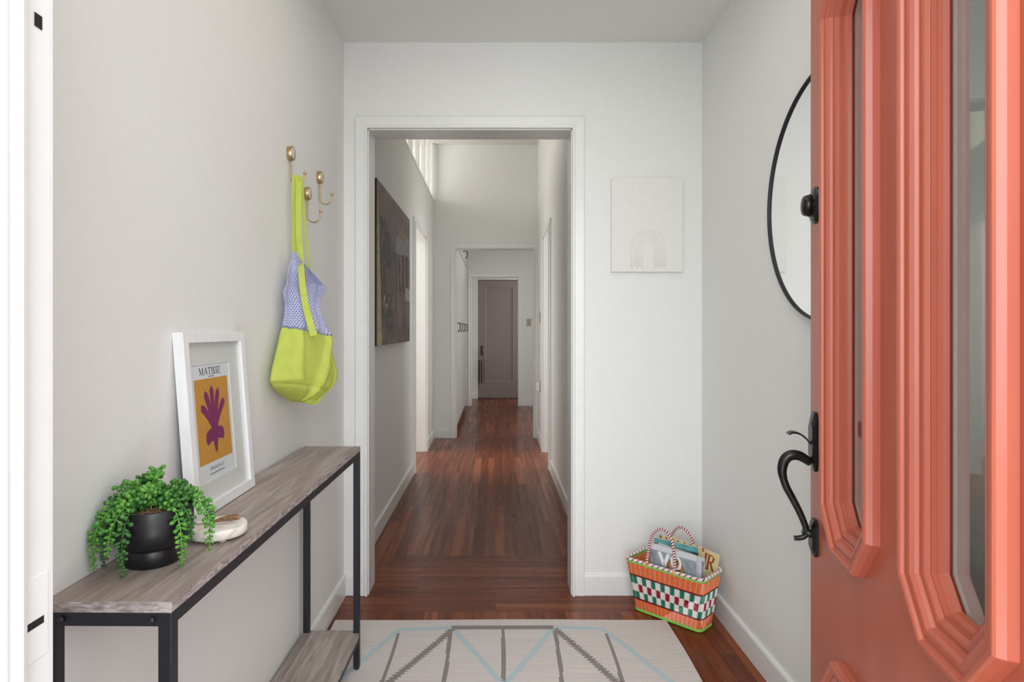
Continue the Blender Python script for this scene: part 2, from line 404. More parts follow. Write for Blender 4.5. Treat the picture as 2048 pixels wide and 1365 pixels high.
# floor
b = MB()
def fq(x0, x1, y0, y1, mi):
    V = [b.v(x0, y0, 0), b.v(x1, y0, 0), b.v(x1, y1, 0), b.v(x0, y1, 0)]; b.f(V, mi)
fq(-0.9, 1.1, 0.40, 2.59, 0)
fq(-0.9, 1.1, 2.59, YB2, 1)
fq(-0.9, 0.6, YB2, 3.07, 1)
fq(-0.9, -0.50, 3.07, 3.235, 0); fq(-0.50, 0.40, 3.07, 3.235, 1); fq(0.40, 0.6, 3.07, 3.235, 0)
fq(-0.9, 0.6, 3.235, 6.72, 0)
fq(-0.9, 0.6, 6.72, 6.98, 1)
fq(-0.9, 2.2, 6.98, 9.60, 0); fq(0.6, 2.2, 6.6, 6.98, 0)
fq(-0.9, 2.2, 9.60, 9.76, 1); fq(-0.9, 2.2, 9.76, 11.6, 0)
fq(-2.6, -0.9, 3.0, 6.85, 0); fq(0.6, 2.4, 3.0, 6.6, 0)
for f_ in b.bm.faces:
    if f_.normal.z < 0: f_.normal_flip()
struct('floor', b, ['floor_y', 'floor_x'], 'glossy reddish brown oak strip floor of entry and hall', 'floor', fix=False)
# ceilings
b = MB(); b.box(-0.9, 1.2, 0.35, YB+0.02, ZC, ZC+0.06)
struct('ceiling', b, 'ceiling', 'low white painted ceiling of the entry', 'ceiling')
b = MB(); b.box(-2.6, 2.4, YB+0.02, YE2, ZH, ZH+0.06)
struct('ceiling_hall', b, 'ceiling', 'high white ceiling over the hall beyond the cased opening', 'ceiling')
b = MB(); b.box(-1.2, 2.2, YE2-0.02, 11.6, ZC, ZC+0.06)
struct('ceiling_back_hall', b, 'ceiling', 'low white ceiling of the far hall with the cabinets', 'ceiling')
# front wall (around the camera's doorway)
JX0, JX1, JZ = -0.410, 0.575, 2.075
b = MB(); b.box(-0.9, JX0-0.02, 0.43, 0.575, 0, ZC); b.box(JX1+0.02, 1.2, 0.43, 0.575, 0, ZC); b.box(JX0-0.02, JX1+0.02, 0.43, 0.575, JZ, ZC)
struct('wall_front', b, 'wall', 'white front wall around the entrance doorway, edge of frame', 'wall')
# left wall, entry part and hall part in one run, with the side opening and clerestory
OL0, OL1 = 5.12, 6.00; ZO = 2.045
b = MB()
b.box(XL-T, XL, 0.43, YB2, 0, ZH); b.box(XL-T, XL, YB2, OL0, 0, 2.572); b.box(XL-T, XL, OL0, OL1, ZO, 2.572); b.box(XL-T, XL, OL1, YE2, 0, 2.572)
b.box(XL-T, XL, YB2, 4.3, 2.572, ZH)
struct('wall_left', b, 'wall', 'long white left wall running from the entry into the hall', 'wall')
b = MB(); b.box(XR, XR+T, 0.43, YB2, 0, ZC+0.1)
struct('wall_right', b, 'wall', 'white entry wall on the right behind the coral door', 'wall')
# back wall of entry with cased opening
OX0, OX1 = -0.561, 0.340
b = MB(); b.box(XL, OX0, YB, YB2, 0, ZH); b.box(OX1, XR, YB, YB2, 0, ZH); b.box(OX0, OX1, YB, YB2, 2.06, ZH)
struct('wall_back', b, 'wall', 'white back wall of the entry around the wide cased opening', 'wall')
# hall right wall with opening
OR0, OR1 = 5.22, 5.97
b = MB(); b.box(XH, XH+T, YB2, OR0, 0, ZH); b.box(XH, XH+T, OR0, OR1, ZO, ZH); b.box(XH, XH+T, OR1, YE2, 0, ZH)
struct('wall_hall_right', b, 'wall', 'narrow white right wall of the hall with a side doorway', 'wall')
EX0, EX1 = -0.422, 0.421
b = MB(); b.box(XL-T, EX0, YE, YE2, 0, ZH); b.box(EX1, 0.62, YE, YE2, 0, ZH); b.box(EX0, EX1, YE, YE2, 2.05, ZH)
struct('wall_hall_end', b, 'wall', 'tall white end wall of the hall around the second doorway', 'wall')
CX0, CX1 = -0.362, 0.357
b = MB(); b.box(-1.2, CX0, YC, YC2, 0, ZC); b.box(CX1, 2.2, YC, YC2, 0, ZC); b.box(CX0, CX1, YC, YC2, 1.965+0.02, ZC)
b.box(2.08, 2.2, 6.6, 11.6, 0, ZC); b.box(-1.2, -1.05, YE2, 11.6, 0, ZC); b.box(0.62, 2.2, YE, YE2, 0, ZC)
struct('wall_back_hall', b, 'wall', 'grey white wall at the end of the second hall around the innermost doorway', 'wall')
b = MB(); b.box(-1.05, -0.29, YD, YD+0.1, 0, ZC); b.box(-0.29, 0.44, YD, YD+0.1, 2.02, ZC); b.box(0.44, 2.1, YD, YD+0.1, 0, ZC); b.box(-0.29, 0.44, YD+0.09, YD+0.1, 0, 2.02)
struct('wall_far', b, 'wall', 'pale wall behind the innermost doorway that holds the mauve door', 'wall')
# side room shells
b = MB(); b.box(-2.7, -2.6, 3.0, 6.88, 0, ZH); b.box(-2.6, XL-T, 2.9, 3.0, 0, ZH); b.box(-2.7, XL-T, 6.80, 6.88, 0, ZH)
struct('wall_side_room_left', b, 'wall', 'white walls of the room beyond the left hall opening', 'wall')
b = MB(); b.box(2.4, 2.5, 3.0, 6.76, 0, ZH); b.box(XH+T, 2.4, 2.9, 3.0, 0, ZH)
struct('wall_side_room_right', b, 'wall', 'white walls of the room beyond the right hall opening', 'wall')
# clerestory: thin posts and rails
b = MB()
for yy in (4.62, 5.02, 5.475, 5.91, 6.31, 6.70): b.box(XL-0.03, XL, yy-0.011, yy+0.03, 2.572, ZH)
b.box(XL-0.035, XL+0.004, 4.3, YE, 2.562, 2.585)
struct('window_1', b, 'trim', 'white clerestory slats high in the left hall wall', 'window')

# casings: profile (outward from opening, height off wall)
CP = [(0, 0), (0, 0.020), (0.002, 0.022), (0.010, 0.022), (0.012, 0.015), (0.0145, 0.014), (0.050, 0.016), (0.053, 0.014), (0.053, 0)]
def casing(name, label, a0, a1, top, tf, prof=CP, liner=None):
    b = MB(); b.path_profile([(a1, 0), (a1, top), (a0, top), (a0, 0)], [(-d, h) for d, h in prof], tf)
    if liner: liner(b)
    return struct(name, b, 'trim', label, 'door casing')
def liner_y(x0, x1, top, y0, y1, t=0.012):
    def f(b):
        b.box(x0-0.001, x0+t, y0, y1, 0, top); b.box(x1-t, x1+0.001, y0, y1, 0, top); b.box(x0, x1, y0, y1, top-t, top+0.001)
    return f
casing('trim_1', 'wide white casing around the cased opening from entry to hall', OX0, OX1, 2.056, lambda a, z, h: (a, YB-h, z),
       liner=liner_y(OX0, OX1, 2.056, YB-0.002, YB2, 0.004))
# thicken the profile on far doorways
casing('trim_3', 'bright white casing of the doorway at the end of the hall', EX0, EX1, 2.047, lambda a, z, h: (a, YE-h, z),
       liner=liner_y(EX0, EX1, 2.047, YE-0.002, YE2, 0.004))
casing('trim_4', 'grey white casing around the innermost doorway before the mauve door', CX0, CX1, 1.98, lambda a, z, h: (a, YC-h, z),
       liner=liner_y(CX0, CX1, 1.98, YC-0.002, YC2, 0.004))
casing('trim_5', 'white casing of the side opening in the left hall wall', OL0, OL1, ZO, lambda a, z, h: (XL+h, a, z),
       liner=lambda b: (b.box(XL-T, XL+0.002, OL0-0.001, OL0+0.006, 0, ZO), b.box(XL-T, XL+0.002, OL1-0.006, OL1+0.001, 0, ZO), b.box(XL-T, XL+0.002, OL0, OL1, ZO-0.006, ZO+0.001)))
casing('trim_6', 'white casing of the side doorway in the right hall wall', OR0, OR1, ZO, lambda a, z, h: (XH-h, a, z),
       liner=lambda b: (b.box(XH-0.002, XH+T, OR0-0.001, OR0+0.006, 0, ZO), b.box(XH-0.002, XH+T, OR1-0.006, OR1+0.001, 0, ZO), b.box(XH-0.002, XH+T, OR0, OR1, ZO-0.006, ZO+0.001)))
# baseboards
BP = [(0, 0), (0.012, 0), (0.012, 0.083), (0.009, 0.09), (0, 0.092)]
def baseboard(name, label, segs):
    b = MB()
    for (p, q, nrm) in segs:
        p = Vector(p); q = Vector(q); n = Vector(nrm)
        A = [b.v(p.x+n.x*d, p.y+n.y*d, h) for d, h in BP]; B = [b.v(q.x+n.x*d, q.y+n.y*d, h) for d, h in BP]
        for k in range(len(BP)-1): b.f([A[k], B[k], B[k+1], A[k+1]])
        b.f(A); b.f(B[::-1])
    return struct(name, b, 'trim', label, 'baseboard')
baseboard('baseboard_left', 'white baseboard along the left wall under the console table and into the hall',
          [((XL, 0.6), (XL, YB), (1, 0)), ((XL, YB2), (XL, OL0-0.053), (1, 0)), ((XL, OL1+0.053), (XL, YE), (1, 0))])
baseboard('baseboard_right', 'white baseboard along the right entry wall behind the basket', [((XR, 0.6), (XR, YB), (-1, 0))])
baseboard('baseboard_back', 'white baseboard of the back wall either side of the cased opening',
          [((XL+0.012, YB), (OX0-0.053, YB), (0, -1)), ((OX1+0.053, YB), (XR-0.012, YB), (0, -1))])
baseboard('baseboard_hall_right', 'white baseboard along the right hall wall', [((XH, YB2), (XH, OR0-0.053), (-1, 0)), ((XH, OR1+0.053), (XH, YE), (-1, 0))])
baseboard('baseboard_hall_end', 'white baseboard stub left of the doorway at the hall end', [((XL+0.012, YE), (EX0-0.053, YE), (0, -1))])
baseboard('baseboard_far', 'baseboards in the far hall beside the mauve door', [((CX1+0.053, YC), (2.08, YC), (0, -1)), ((-1.05, YD), (-0.29, YD), (0, -1)), ((0.44, YD), (2.0, YD), (0, -1))])

# front door jamb with stop, seen at the left edge
b = MB()
jp = [(JX0-0.02, 0.431), (JX0+0.013, 0.431), (JX0+0.013, 0.509), (JX0+0.0125, 0.512), (JX0+0.009, 0.5145), (JX0+0.0115, 0.5165), (JX0+0.0130, 0.520), (JX0+0.0135, 0.526), (JX0+0.0120, 0.532),
      (JX0+0.007, 0.536), (JX0, 0.538), (JX0, 0.575), (JX0-0.0003, 0.580), (JX0-0.010, 0.582), (JX0-0.055, 0.582), (JX0-0.055, 0.5755), (JX0-0.02, 0.5755)]
A = [b.v(x, y, 0) for x, y in jp]; B_ = [b.v(x, y, JZ) for x, y in jp]
for k in range(len(jp)): b.f([A[k], A[(k+1) % len(jp)], B_[(k+1) % len(jp)], B_[k]])
b.f(A); b.f(B_[::-1])
jam = struct('trim_2', b, 'trim', 'blurred white front door jamb with its stop at the left edge of the picture', 'door jamb')
b = MB(); b.rbox(JX0-0.001, JX0+0.0012, 0.541, 0.572, 0.875, 0.950, 0.0006); b.done('strike_plate', 'trim', jam)
b = MB(); b.box(JX0+0.0005, JX0+0.0016, 0.543, 0.566, 0.905, 0.9115); b.done('strike_slot', 'hole_shade', jam)  # thin dark slab, its colour stands in for shade inside the slot
b = MB(); b.box(JX0+0.0002, JX0+0.0008, 0.556, 0.565, 1.441, 1.453); b.done('bolt_slot', 'dark_bronze', jam)
# right side jamb + head (outside the frame but part of the opening)
b = MB(); b.box(JX1, JX1+0.02, 0.43, 0.576, 0, JZ); b.box(JX0-0.02, JX1+0.02, 0.43, 0.576, JZ-0.02, JZ)
struct('trim_7', b, 'trim', 'white hinge side jamb and head of the entrance doorway', 'door jamb')
# porch ground outside
b = MB(); b.box(-3, 3, -4, 0.40, -0.12, -0.03)
struct('floor_porch', b, noisy('porch_concrete', rgb(150, 148, 144), rgb(130, 128, 124), 8, rough=0.9), 'grey porch slab outside the entrance', 'ground')
b = MB(); b.box(JX0-0.02, JX1+0.02, 0.38, 0.60, -0.02, 0.012)
struct('trim_8', b, 'brown', 'dark wooden threshold of the entrance doorway', 'threshold')

# ================================================================== CORAL FRONT DOOR (open)
DW, DH, DT = 0.914, 2.03, 0.045
door = thing('door_1', 'open coral painted entrance door with tall eight-sided glass lites at the right', 'door', (0.5635, 0.574, 0.0), math.atan2(0.9806, 0.1961), kind='structure')
def octa(x0, x1, z0, z1, cx=0.070, cz=0.080): return [(x0+cx, z0), (x1-cx, z0), (x1, z0+cz), (x1, z1-cz), (x1-cx, z1), (x0+cx, z1), (x0, z1-cz), (x0, z0+cz)]
LX = [(0.134, 0.391), (0.517, 0.772)]
up = [octa(a, c, 0.717, 1.912) for a, c in LX]; lo = [octa(a, c, 0.125, 0.497) for a, c in LX]
def inset(poly, d):
    n = len(poly); Pp = [Vector(p) for p in poly]; out = []
    for i in range(n):
        e0 = (Pp[i]-Pp[i-1]).normalized(); e1 = (Pp[(i+1) % n]-Pp[i]).normalized()
        n0 = Vector((-e0.y, e0.x)); n1 = Vector((-e1.y, e1.x)); m = (n0+n1); m = m/(m.dot(n0)); out.append((Pp[i].x+m.x*d, Pp[i].y+m.y*d))
    return out
dtf = lambda a, z, h: (a, h, z)
outer = [(0, 0.008), (DW, 0.008), (DW, DH), (0, DH)]
holes = [inset(p, 0.058) for p in up]
poly_shape('door_leaf', outer, holes, -DT+0.006, 0, 'coral', door, dtf)
poly_shape('inner_face', outer, holes, -DT, -DT+0.006, 'brown', door, dtf)
prof = [(-0.004, 0), (-0.003, 0.012), (0.0, 0.0215), (0.003, 0.0245), (0.009, 0.0245), (0.012, 0.0225), (0.0135, 0.0175), (0.018, 0.0165), (0.024, 0.0185), (0.030, 0.0175), (0.034, 0.0120),
        (0.036, 0.0065), (0.041, 0.0055), (0.045, 0.0075), (0.050, 0.0060), (0.054, 0.0005), (0.0565, -0.006), (0.060, -0.0075), (0.065, -0.012), (0.067, -0.020), (0.058, -0.0215)]
for i, p in enumerate(up):
    b = MB(); b.ring(p, prof, dtf); o = b.done('lite_moulding', 'coral', door, bevel=0.0008)
    b = MB(); q = inset(p, 0.060); V = [b.v(x, -0.0225, z) for x, z in q]; V2 = [b.v(x, -0.0265, z) for x, z in q]
    b.f(V); b.f(V2[::-1])
    for k in range(len(q)): b.f([V[k], V[(k+1) % 8], V2[(k+1) % 8], V2[k]])
    g = b.done('glass_pane', 'glass', door); g['label'] = 'clear glass lite'
    b = MB(); b.ring(inset(p, 0.028), [(0, -DT), (0, -DT-0.008), (0.010, -DT-0.010), (0.030, -DT-0.004), (0.036, -0.030), (0.032, -0.0265)], dtf); b.done('inner_moulding', 'taupe', door)
for p in lo:
    b = MB(); b.ring(p, prof[:16]+[(0.058, 0.0003)], dtf)
    b.done('panel_moulding', 'coral', door, bevel=0.0008)
    b = MB(); q = inset(p, 0.066); q2 = inset(p, 0.082)
    V = [b.v(x, 0.0003, z) for x, z in q]; V2 = [b.v(x, 0.008, z) for x, z in q2]
    for k in range(8): b.f([V[k], V[(k+1) % 8], V2[(k+1) % 8], V2[k]])
    b.f(V2); b.done('raised_panel', 'coral', door)
# two dark bars across the far lite, on the inner side
b = MB(); b.box(0.56, 0.74, -0.043, -0.031, 1.865, 1.880); b.done('dark_bar', 'brown', door)
b = MB(); b.box(0.56, 0.74, -0.043, -0.031, 0.955, 0.985); b.done('dark_bar', 'brown', door)
# hardware
HX = 0.875
b = MB()
b.lathe([(0, 0.0005), (0.042, 0.0005), (0.042, 0.004), (0.030, 0.009), (0.0245, 0.010), (0.0245, 0.012), (0.026, 0.013), (0.0225, 0.025), (0.021, 0.027), (0.0, 0.027)], 36, (HX, 0, 1.455), 'Y')
dk = b.done('deadbolt', 'iron', door)
b = MB(); b.lathe([(0, 0.0272), (0.016, 0.0272), (0.016, 0.0285), (0, 0.0285)], 24, (HX, 0, 1.455), 'Y'); b.box(HX-0.0015, HX+0.0015, 0.0286, 0.0292, 1.447, 1.463, 0); b.done('key_cylinder', 'dark_bronze', dk)
b = MB()
for zc, hh, ww in ((0.914, 0.067, 0.026), (0.694, 0.042, 0.024)):
    rows = []
    for k, (sc, hgt) in enumerate(((1.0, 0.0003), (1.0, 0.006), (0.62, 0.012), (0.0, 0.013))):
        pl = [(-ww*0.45, -hh), (ww*0.45, -hh), (ww, -hh*0.72), (ww, hh*0.72), (ww*0.45, hh), (-ww*0.45, hh), (-ww, hh*0.72), (-ww, -hh*0.72)]
        rows.append([b.v(HX+x*sc, hgt, zc+z*(sc if k < 3 else 0.0)) for x, z in pl] if sc else None)
    for A, C in zip(rows[:2], rows[1:3]):
        for k in range(8): b.f([A[k], A[(k+1) % 8], C[(k+1) % 8], C[k]])
    b.f(rows[2])
ph = b.done('handle_plate', 'iron', door)
hp = [(1622, 925), (1612, 917), (1600, 911), (1586, 911), (1575, 920), (1570, 937), (1571, 953), (1577, 973), (1588, 995), (1599, 1017), (1608, 1038), (1614, 1057), (1612, 1070), (1603, 1075), (1592, 1076)]
pts = catmull([(HX, (1632-x)/862.0, CH-(y-VY)/866.0) for x, y in hp], 5)
n = len(pts); rs = [0.0085+0.0035*math.sin(PI*min(1, i/(n*0.45)))-0.003*max(0, (i/n-0.5)*2) for i in range(n)]
b = MB(); b.tube(pts, rs, 14); b.tube([(HX, 0.004, 0.700), (HX, 0.014, 0.702), (HX, 0.028, 0.708)], [0.010, 0.009, 0.007], 12)
b.done('pull_handle', 'iron', door)
tp = catmull([(HX, 0.010, 0.905), (HX, 0.022, 0.921), (HX, 0.036, 0.931), (HX, 0.050, 0.934), (HX, 0.060, 0.930)], 5)
b = MB()
ra = []
for i, p in enumerate(tp):
    wv = 0.004+0.010*(i/len(tp))**0.7; t_ = 0.0022
    ra.append([b.v(p.x-wv, p.y, p.z-t_), b.v(p.x+wv, p.y, p.z-t_), b.v(p.x+wv, p.y, p.z+t_), b.v(p.x-wv, p.y, p.z+t_)])
for A, C in zip(ra, ra[1:]):
    for k in range(4): b.f([A[k], A[(k+1) % 4], C[(k+1) % 4], C[k]])
b.f(ra[0]); b.f(ra[-1][::-1]); b.done('thumb_latch', 'iron', door, bevel=0.0015)
for z in (0.25, 1.02, 1.80):
    b = MB(); b.tube([(-0.004, -0.004, z-0.05), (-0.004, -0.004, z+0.05)], 0.006, 10); b.box(-0.002, -0.0005, -0.04, -0.004, z-0.05, z+0.05); b.done('hinge', 'dark_bronze', door)

# ================================================================== ROUND MIRROR
MC = (XR, 1.69, 1.545)
mir = thing('wall_mirror', 'large round mirror with thin black rim half hidden by the coral door', 'mirror', MC)
b = MB(); b.lathe([(0.0, -0.0185), (0.348, -0.0185), (0.348, -0.001), (0, -0.001)], 128, (0, 0, 0), 'X', smooth=False); b.done('mirror_glass', 'mirror', mir)
b = MB(); b.lathe([(0.347, -0.001), (0.347, -0.023), (0.3485, -0.025), (0.3525, -0.025), (0.354, -0.023), (0.354, -0.001), (0.347, -0.001)], 128, (0, 0, 0), 'X'); b.done('rim', 'black_metal', mir)

# ================================================================== CONSOLE TABLE
TZ = 0.768
tab = thing('console_table', 'narrow grey wood and black metal console table along the left wall', 'table', (-0.5670, 1.540, 0.0), -0.0105)
TW, TL = 0.096, 0.617   # half sizes
b = MB(); b.rbox(-TW, TW, -TL, TL, TZ-0.0165, TZ, 0.0006, 1)
for f_ in b.bm.faces:
    if abs(f_.normal.z) < 0.5: f_.material_index = 1
def set_edge(b):
    b.bm.normal_update()
    for f_ in b.bm.faces:
        f_.material_index = 1 if abs(f_.normal.z) < 0.5 else 0
set_edge(b); top = b.done('table_top', ['table', 'table_edge'], tab)
lg = 0.020
lt = TZ-0.0165
for sx in (-1, 1):
    for sy in (-1, 1):
        x0 = sx*TW-(lg if sx > 0 else 0); y0 = sy*TL-(lg if sy > 0 else 0)
        b = MB(); b.rbox(x0, x0+lg, y0, y0+lg, 0.012 if sx > 0 or sy > 0 else 0.012, lt, 0.0012, 2)
        l_ = b.done('leg', 'black_metal', tab)
        b = MB(); b.lathe([(0, 0.0045), (0.007, 0.0045), (0.009, 0.0065), (0.009, 0.014), (0, 0.014)], 16, (x0+lg/2, y0+lg/2, 0)); b.done('foot', 'black_metal', l_)
for z0_, z1_ in ((lt-0.020, lt), (0.102, 0.1175)):
    for sx in (-1, 1):
        x0 = sx*TW-(lg if sx > 0 else 0); b = MB(); b.box(x0+0.001, x0+lg-0.001, -TL+lg, TL-lg, z0_, z1_); b.done('frame_rail', 'black_metal', tab)
    for sy in (-1, 1):
        y0 = sy*TL-(lg if sy > 0 else 0); b = MB(); b.box(-TW+lg, TW-lg, y0+0.001, y0+lg-0.001, z0_, z1_); b.done('frame_rail', 'black_metal', tab)
for sx in (-1, 1):
    b = MB(); b.lathe([(0, -0.005), (0.003, -0.005), (0.0052, -0.0028), (0.0052, 0.001), (0, 0.001)], 16, (sx*(TW-0.0285), -TL, lt-0.010), 'Y'); b.done('bolt', 'black_metal', tab)
b = MB()
TWi = TW-0.0005
b.rbox(-TWi, TWi, -TL+lg, TL-lg, 0.1175, 0.132, 0.0006, 1)
b.rbox(-TW+lg, TW-lg, TL-lg, TL, 0.1175, 0.132, 0.0006, 1); b.rbox(-TW+lg, TW-lg, -TL, -TL+lg, 0.1175, 0.132, 0.0006, 1)
set_edge(b); b.done('lower_shelf', ['table', 'table_edge'], tab)

# ================================================================== PLANT
pc = Vector((-0.593, 1.083, TZ))
pl = thing('potted_plant', 'trailing green bead-leaf succulent in a matte black footed pot on the console table', 'plant', pc)
b = MB(); b.lathe([(0, 0), (0.040, 0), (0.043, 0.002), (0.043, 0.027), (0.041, 0.0295), (0.046, 0.031), (0.056, 0.037), (0.062, 0.048), (0.0645, 0.064), (0.0645, 0.098), (0.0635, 0.100),
                   (0.0615, 0.099), (0.061, 0.090), (0.060, 0.086), (0, 0.086)], 64)
b.done('pot', 'pot', pl)
b = MB(); b.lathe([(0.0605, 0.086), (0.05, 0.091), (0.03, 0.094), (0, 0.095)], 32)
for k in range(70):
    a = random.random()*2*PI; r = 0.055*math.sqrt(random.random()); b.sphere((r*math.cos(a), r*math.sin(a), 0.093), random.uniform(0.003, 0.0055), 6, 4)
b.done('soil', 'soil', pl)
def leaf(b, base, d, ln, wd):
    d = d.normalized(); up = Vector((0, 0, 1)) if abs(d.z) < 0.9 else Vector((1, 0, 0)); a = d.cross(up).normalized(); c = a.cross(d)
    prof = [(0.0, 0.12), (0.3, 0.45), (0.6, 0.92), (0.82, 0.9), (0.95, 0.5), (1.0, 0.0)]; rings = []
    for t, r in prof:
        p = base+d*ln*t
        rings.append([b.v(p)] if r == 0 else [b.v(p+(a*math.cos(k*PI/3)+c*math.sin(k*PI/3))*wd*r) for k in range(6)])
    for A, B in zip(rings, rings[1:]):
        for k in range(6):
            q = [A[k], A[(k+1) % 6], B[(k+1) % len(B)], B[k % len(B)]] if len(B) > 1 else [A[k], A[(k+1) % 6], B[0]]
            f = b.f(q)
            if f: f.smooth = True
def clampp(p):
    w = p+pc
    if w.x < XL+0.012: p.x = XL+0.012-pc.x
    if p.z < 0.006: p.z = 0.006
    return p
def trail(ctrl, mname, lscale=1.0, taper=True):
    ctrl = [clampp(Vector(c)) for c in ctrl]; pts = catmull(ctrl, 7); b = MB(); b.tube(pts, 0.0012, 6)
    n = len(pts); tot = sum((pts[i+1]-pts[i]).length for i in range(n-1)); step = 0.0076; acc = 0; s = 0; k = 0
    for i in range(n-1):
        seg = (pts[i+1]-pts[i]); L_ = seg.length
        while acc <= L_:
            t = acc/L_ if L_ else 0; p = pts[i]+seg*t; d = seg.normalized(); s0 = s+acc; fr = s0/tot
            if fr > 0.04:
                up = Vector((0, 0, 1)) if abs(d.z) < 0.9 else Vector((1, 0, 0)); a = d.cross(up).normalized(); c = a.cross(d)
                for q in range(2):
                    ang = k*1.25+q*PI+random.uniform(-0.4, 0.4)
                    dd = (a*math.cos(ang)+c*math.sin(ang))+d*random.uniform(0.15, 0.6)
                    sc = lscale*(1-0.6*max(0, (fr-0.55)/0.45)) if taper else lscale
                    base = Vector(p); tip = base+dd.normalized()*0.013*sc
                    if (tip+pc).x < XL+0.004: dd.x = abs(dd.x)
                    if tip.z < 0.003: dd.z = abs(dd.z)
                    leaf(b, base, dd, 0.0150*sc*random.uniform(0.85, 1.1), 0.0042*sc)
            k += 1; acc += step*(1.0 if fr < 0.6 else 0.72)
        acc -= L_; s += L_
    b.done('trailing_stem', mname, pl)
def arc(az, r1, zt, r2, zend, drift=0.0):
    a = math.radians(az+27); u = Vector((math.cos(a), math.sin(a), 0)); s_ = Vector((-u.y, u.x, 0))
    return [u*0.015+Vector((0, 0, 0.093)), u*(0.4*r1)+Vector((0, 0, 0.093+(zt-0.093)*0.7)), u*(0.8*r1)+Vector((0, 0, zt)), u*(r2)+s_*drift*0.4+Vector((0, 0, (zt*0.6+0.4*zend))), u*(r2+0.004)+s_*drift+Vector((0, 0, zend))]
trails = [ # azimuth: -90 faces the camera, 0 to the right
    (-122, 0.064, 0.112, 0.080, 0.006, 0.006), (-128, 0.062, 0.118, 0.084, 0.040, -0.01), (-158, 0.06, 0.118, 0.086, 0.010, 0.0), (172, 0.05, 0.116, 0.078, 0.004, 0.01), (-172, 0.05, 0.11, 0.082, 0.05, 0.0),
    (-57, 0.066, 0.110, 0.078, 0.006, 0.0), (-48, 0.066, 0.115, 0.080, 0.045, 0.004), (-12, 0.066, 0.116, 0.090, 0.018, -0.025), (4, 0.06, 0.115, 0.088, 0.05, -0.01),
    (150, 0.055, 0.115, 0.075, 0.065, 0.0), (60, 0.055, 0.11, 0.076, 0.05, 0.0)]
for i, t in enumerate(trails): trail(arc(*t), 'leaf' if i % 3 else 'leaf_dark')
tops = [(-140, 0.03, 0.122, 0.056, 0.118), (-30, 0.035, 0.12, 0.058, 0.115), (170, 0.025, 0.130, 0.045, 0.135), (90, 0.02, 0.135, 0.03, 0.145), (20, 0.03, 0.122, 0.055, 0.122),
        (130, 0.03, 0.125, 0.05, 0.12), (-10, 0.04, 0.112, 0.066, 0.110), (-165, 0.035, 0.12, 0.06, 0.115), (80, 0.02, 0.135, 0.03, 0.155), (-155, 0.03, 0.110, 0.06, 0.10), (110, 0.03, 0.13, 0.045, 0.14), (40, 0.03, 0.118, 0.05, 0.125),
        (-100, 0.015, 0.125, 0.03, 0.135), (-60, 0.018, 0.118, 0.035, 0.125)]
for i, t in enumerate(tops): trail(arc(*t), 'leaf_dark' if i % 3 == 1 else 'leaf', 1.0, False)

# ================================================================== MARBLE BOARD + DRIED FLOWER
mc = Vector((-0.540, 1.215, TZ))
mb_ = thing('marble_board', 'small round white marble board on little feet on the console table', 'board', mc)
b = MB(); b.lathe([(0, 0.006), (0.052, 0.006), (0.055, 0.009), (0.055, 0.022), (0.0535, 0.0245), (0.051, 0.0250), (0, 0.0250)], 64); b.done('disc', 'marble', mb_)
for k in range(3):
    a = k*2*PI/3+1.2; b = MB(); b.lathe([(0, 0), (0.0065, 0), (0.008, 0.003), (0.0075, 0.0062), (0, 0.0062)], 16, (0.036*math.cos(a), 0.036*math.sin(a), 0)); b.done('foot', 'marble', mb_)
tw = thing('dried_flower', 'small dried brown flower head lying on the marble board', 'flower', mc+Vector((0.012, 0.0, 0.0258)), 0.35)
b = MB()
for k in range(26):
    a = random.uniform(-0.26, 0.26); e = random.uniform(0.0, 0.22); ln = random.uniform(0.030, 0.054)
    q = [Vector((-0.02, 0.0, 0.004)), Vector((-0.02+ln*0.5, ln*0.5*math.sin(a), 0.004+ln*0.5*e+0.002)), Vector((-0.02+ln, ln*math.sin(a)*0.9, 0.004+ln*e))]
    b.tube(catmull(q, 4), [0.0007+0.0014*math.sin(PI*min(1, 0.15+i/9)) for i in range(9)], 6)
b.done('seed_head', 'twig', tw)
b = MB(); b.tube(catmull([(-0.016, 0, 0.004), (-0.045, 0.004, 0.0015), (-0.058, 0.006, 0.004)], 6), 0.0009, 6); b.done('stalk', 'twig', tw)

# ================================================================== FRAMED PRINT (leans on the wall)
FW, FH, FT = 0.315, 0.397, 0.022
fr = thing('picture_frame', 'white framed print with a magenta leaf on ochre, leaning on the left wall', 'picture frame', (-0.615, 1.290, TZ+0.0015))
lean = math.atan2(0.030, FH)
fr.rotation_euler = (0, 0, 0)
RM = Matrix.Rotation(-lean, 3, 'Y')
def ftf(a, z, h):   # a along +Y, z up, h out of the picture
    v = RM @ Vector((h, a, z)); return (v.x, v.y, v.z)
fw = 0.0235
b = MB(); b.ring([(0, 0), (FW, 0), (FW, FH), (0, FH)], [(0.0, -FT), (0.0, -0.001), (0.001, 0), (fw-0.001, 0), (fw, -0.001), (fw, -0.013), (fw-0.003, -0.014), (fw-0.003, -FT), (0, -FT)], ftf); b.done('frame', 'white_frame', fr)
def fbox(x0, x1, z0, z1, h0, h1, name, m, parent=fr):
    b = MB(); V = [b.v(*ftf(x, z, h)) for x in (x0, x1) for z in (z0, z1) for h in (h0, h1)]
    for q in ((0, 1, 3, 2), (4, 6, 7, 5), (0, 4, 5, 1), (2, 3, 7, 6), (0, 2, 6, 4), (1, 5, 7, 3)): b.f([V[i] for i in q])
    return b.done(name, m, parent)
fbox(fw-0.002, FW-fw+0.002, fw-0.002, FH-fw+0.002, -0.0165, -0.0145, 'backing', 'dark_edge')
pw0, pw1, pz0, pz1 = 0.043, 0.240, 0.066, 0.324
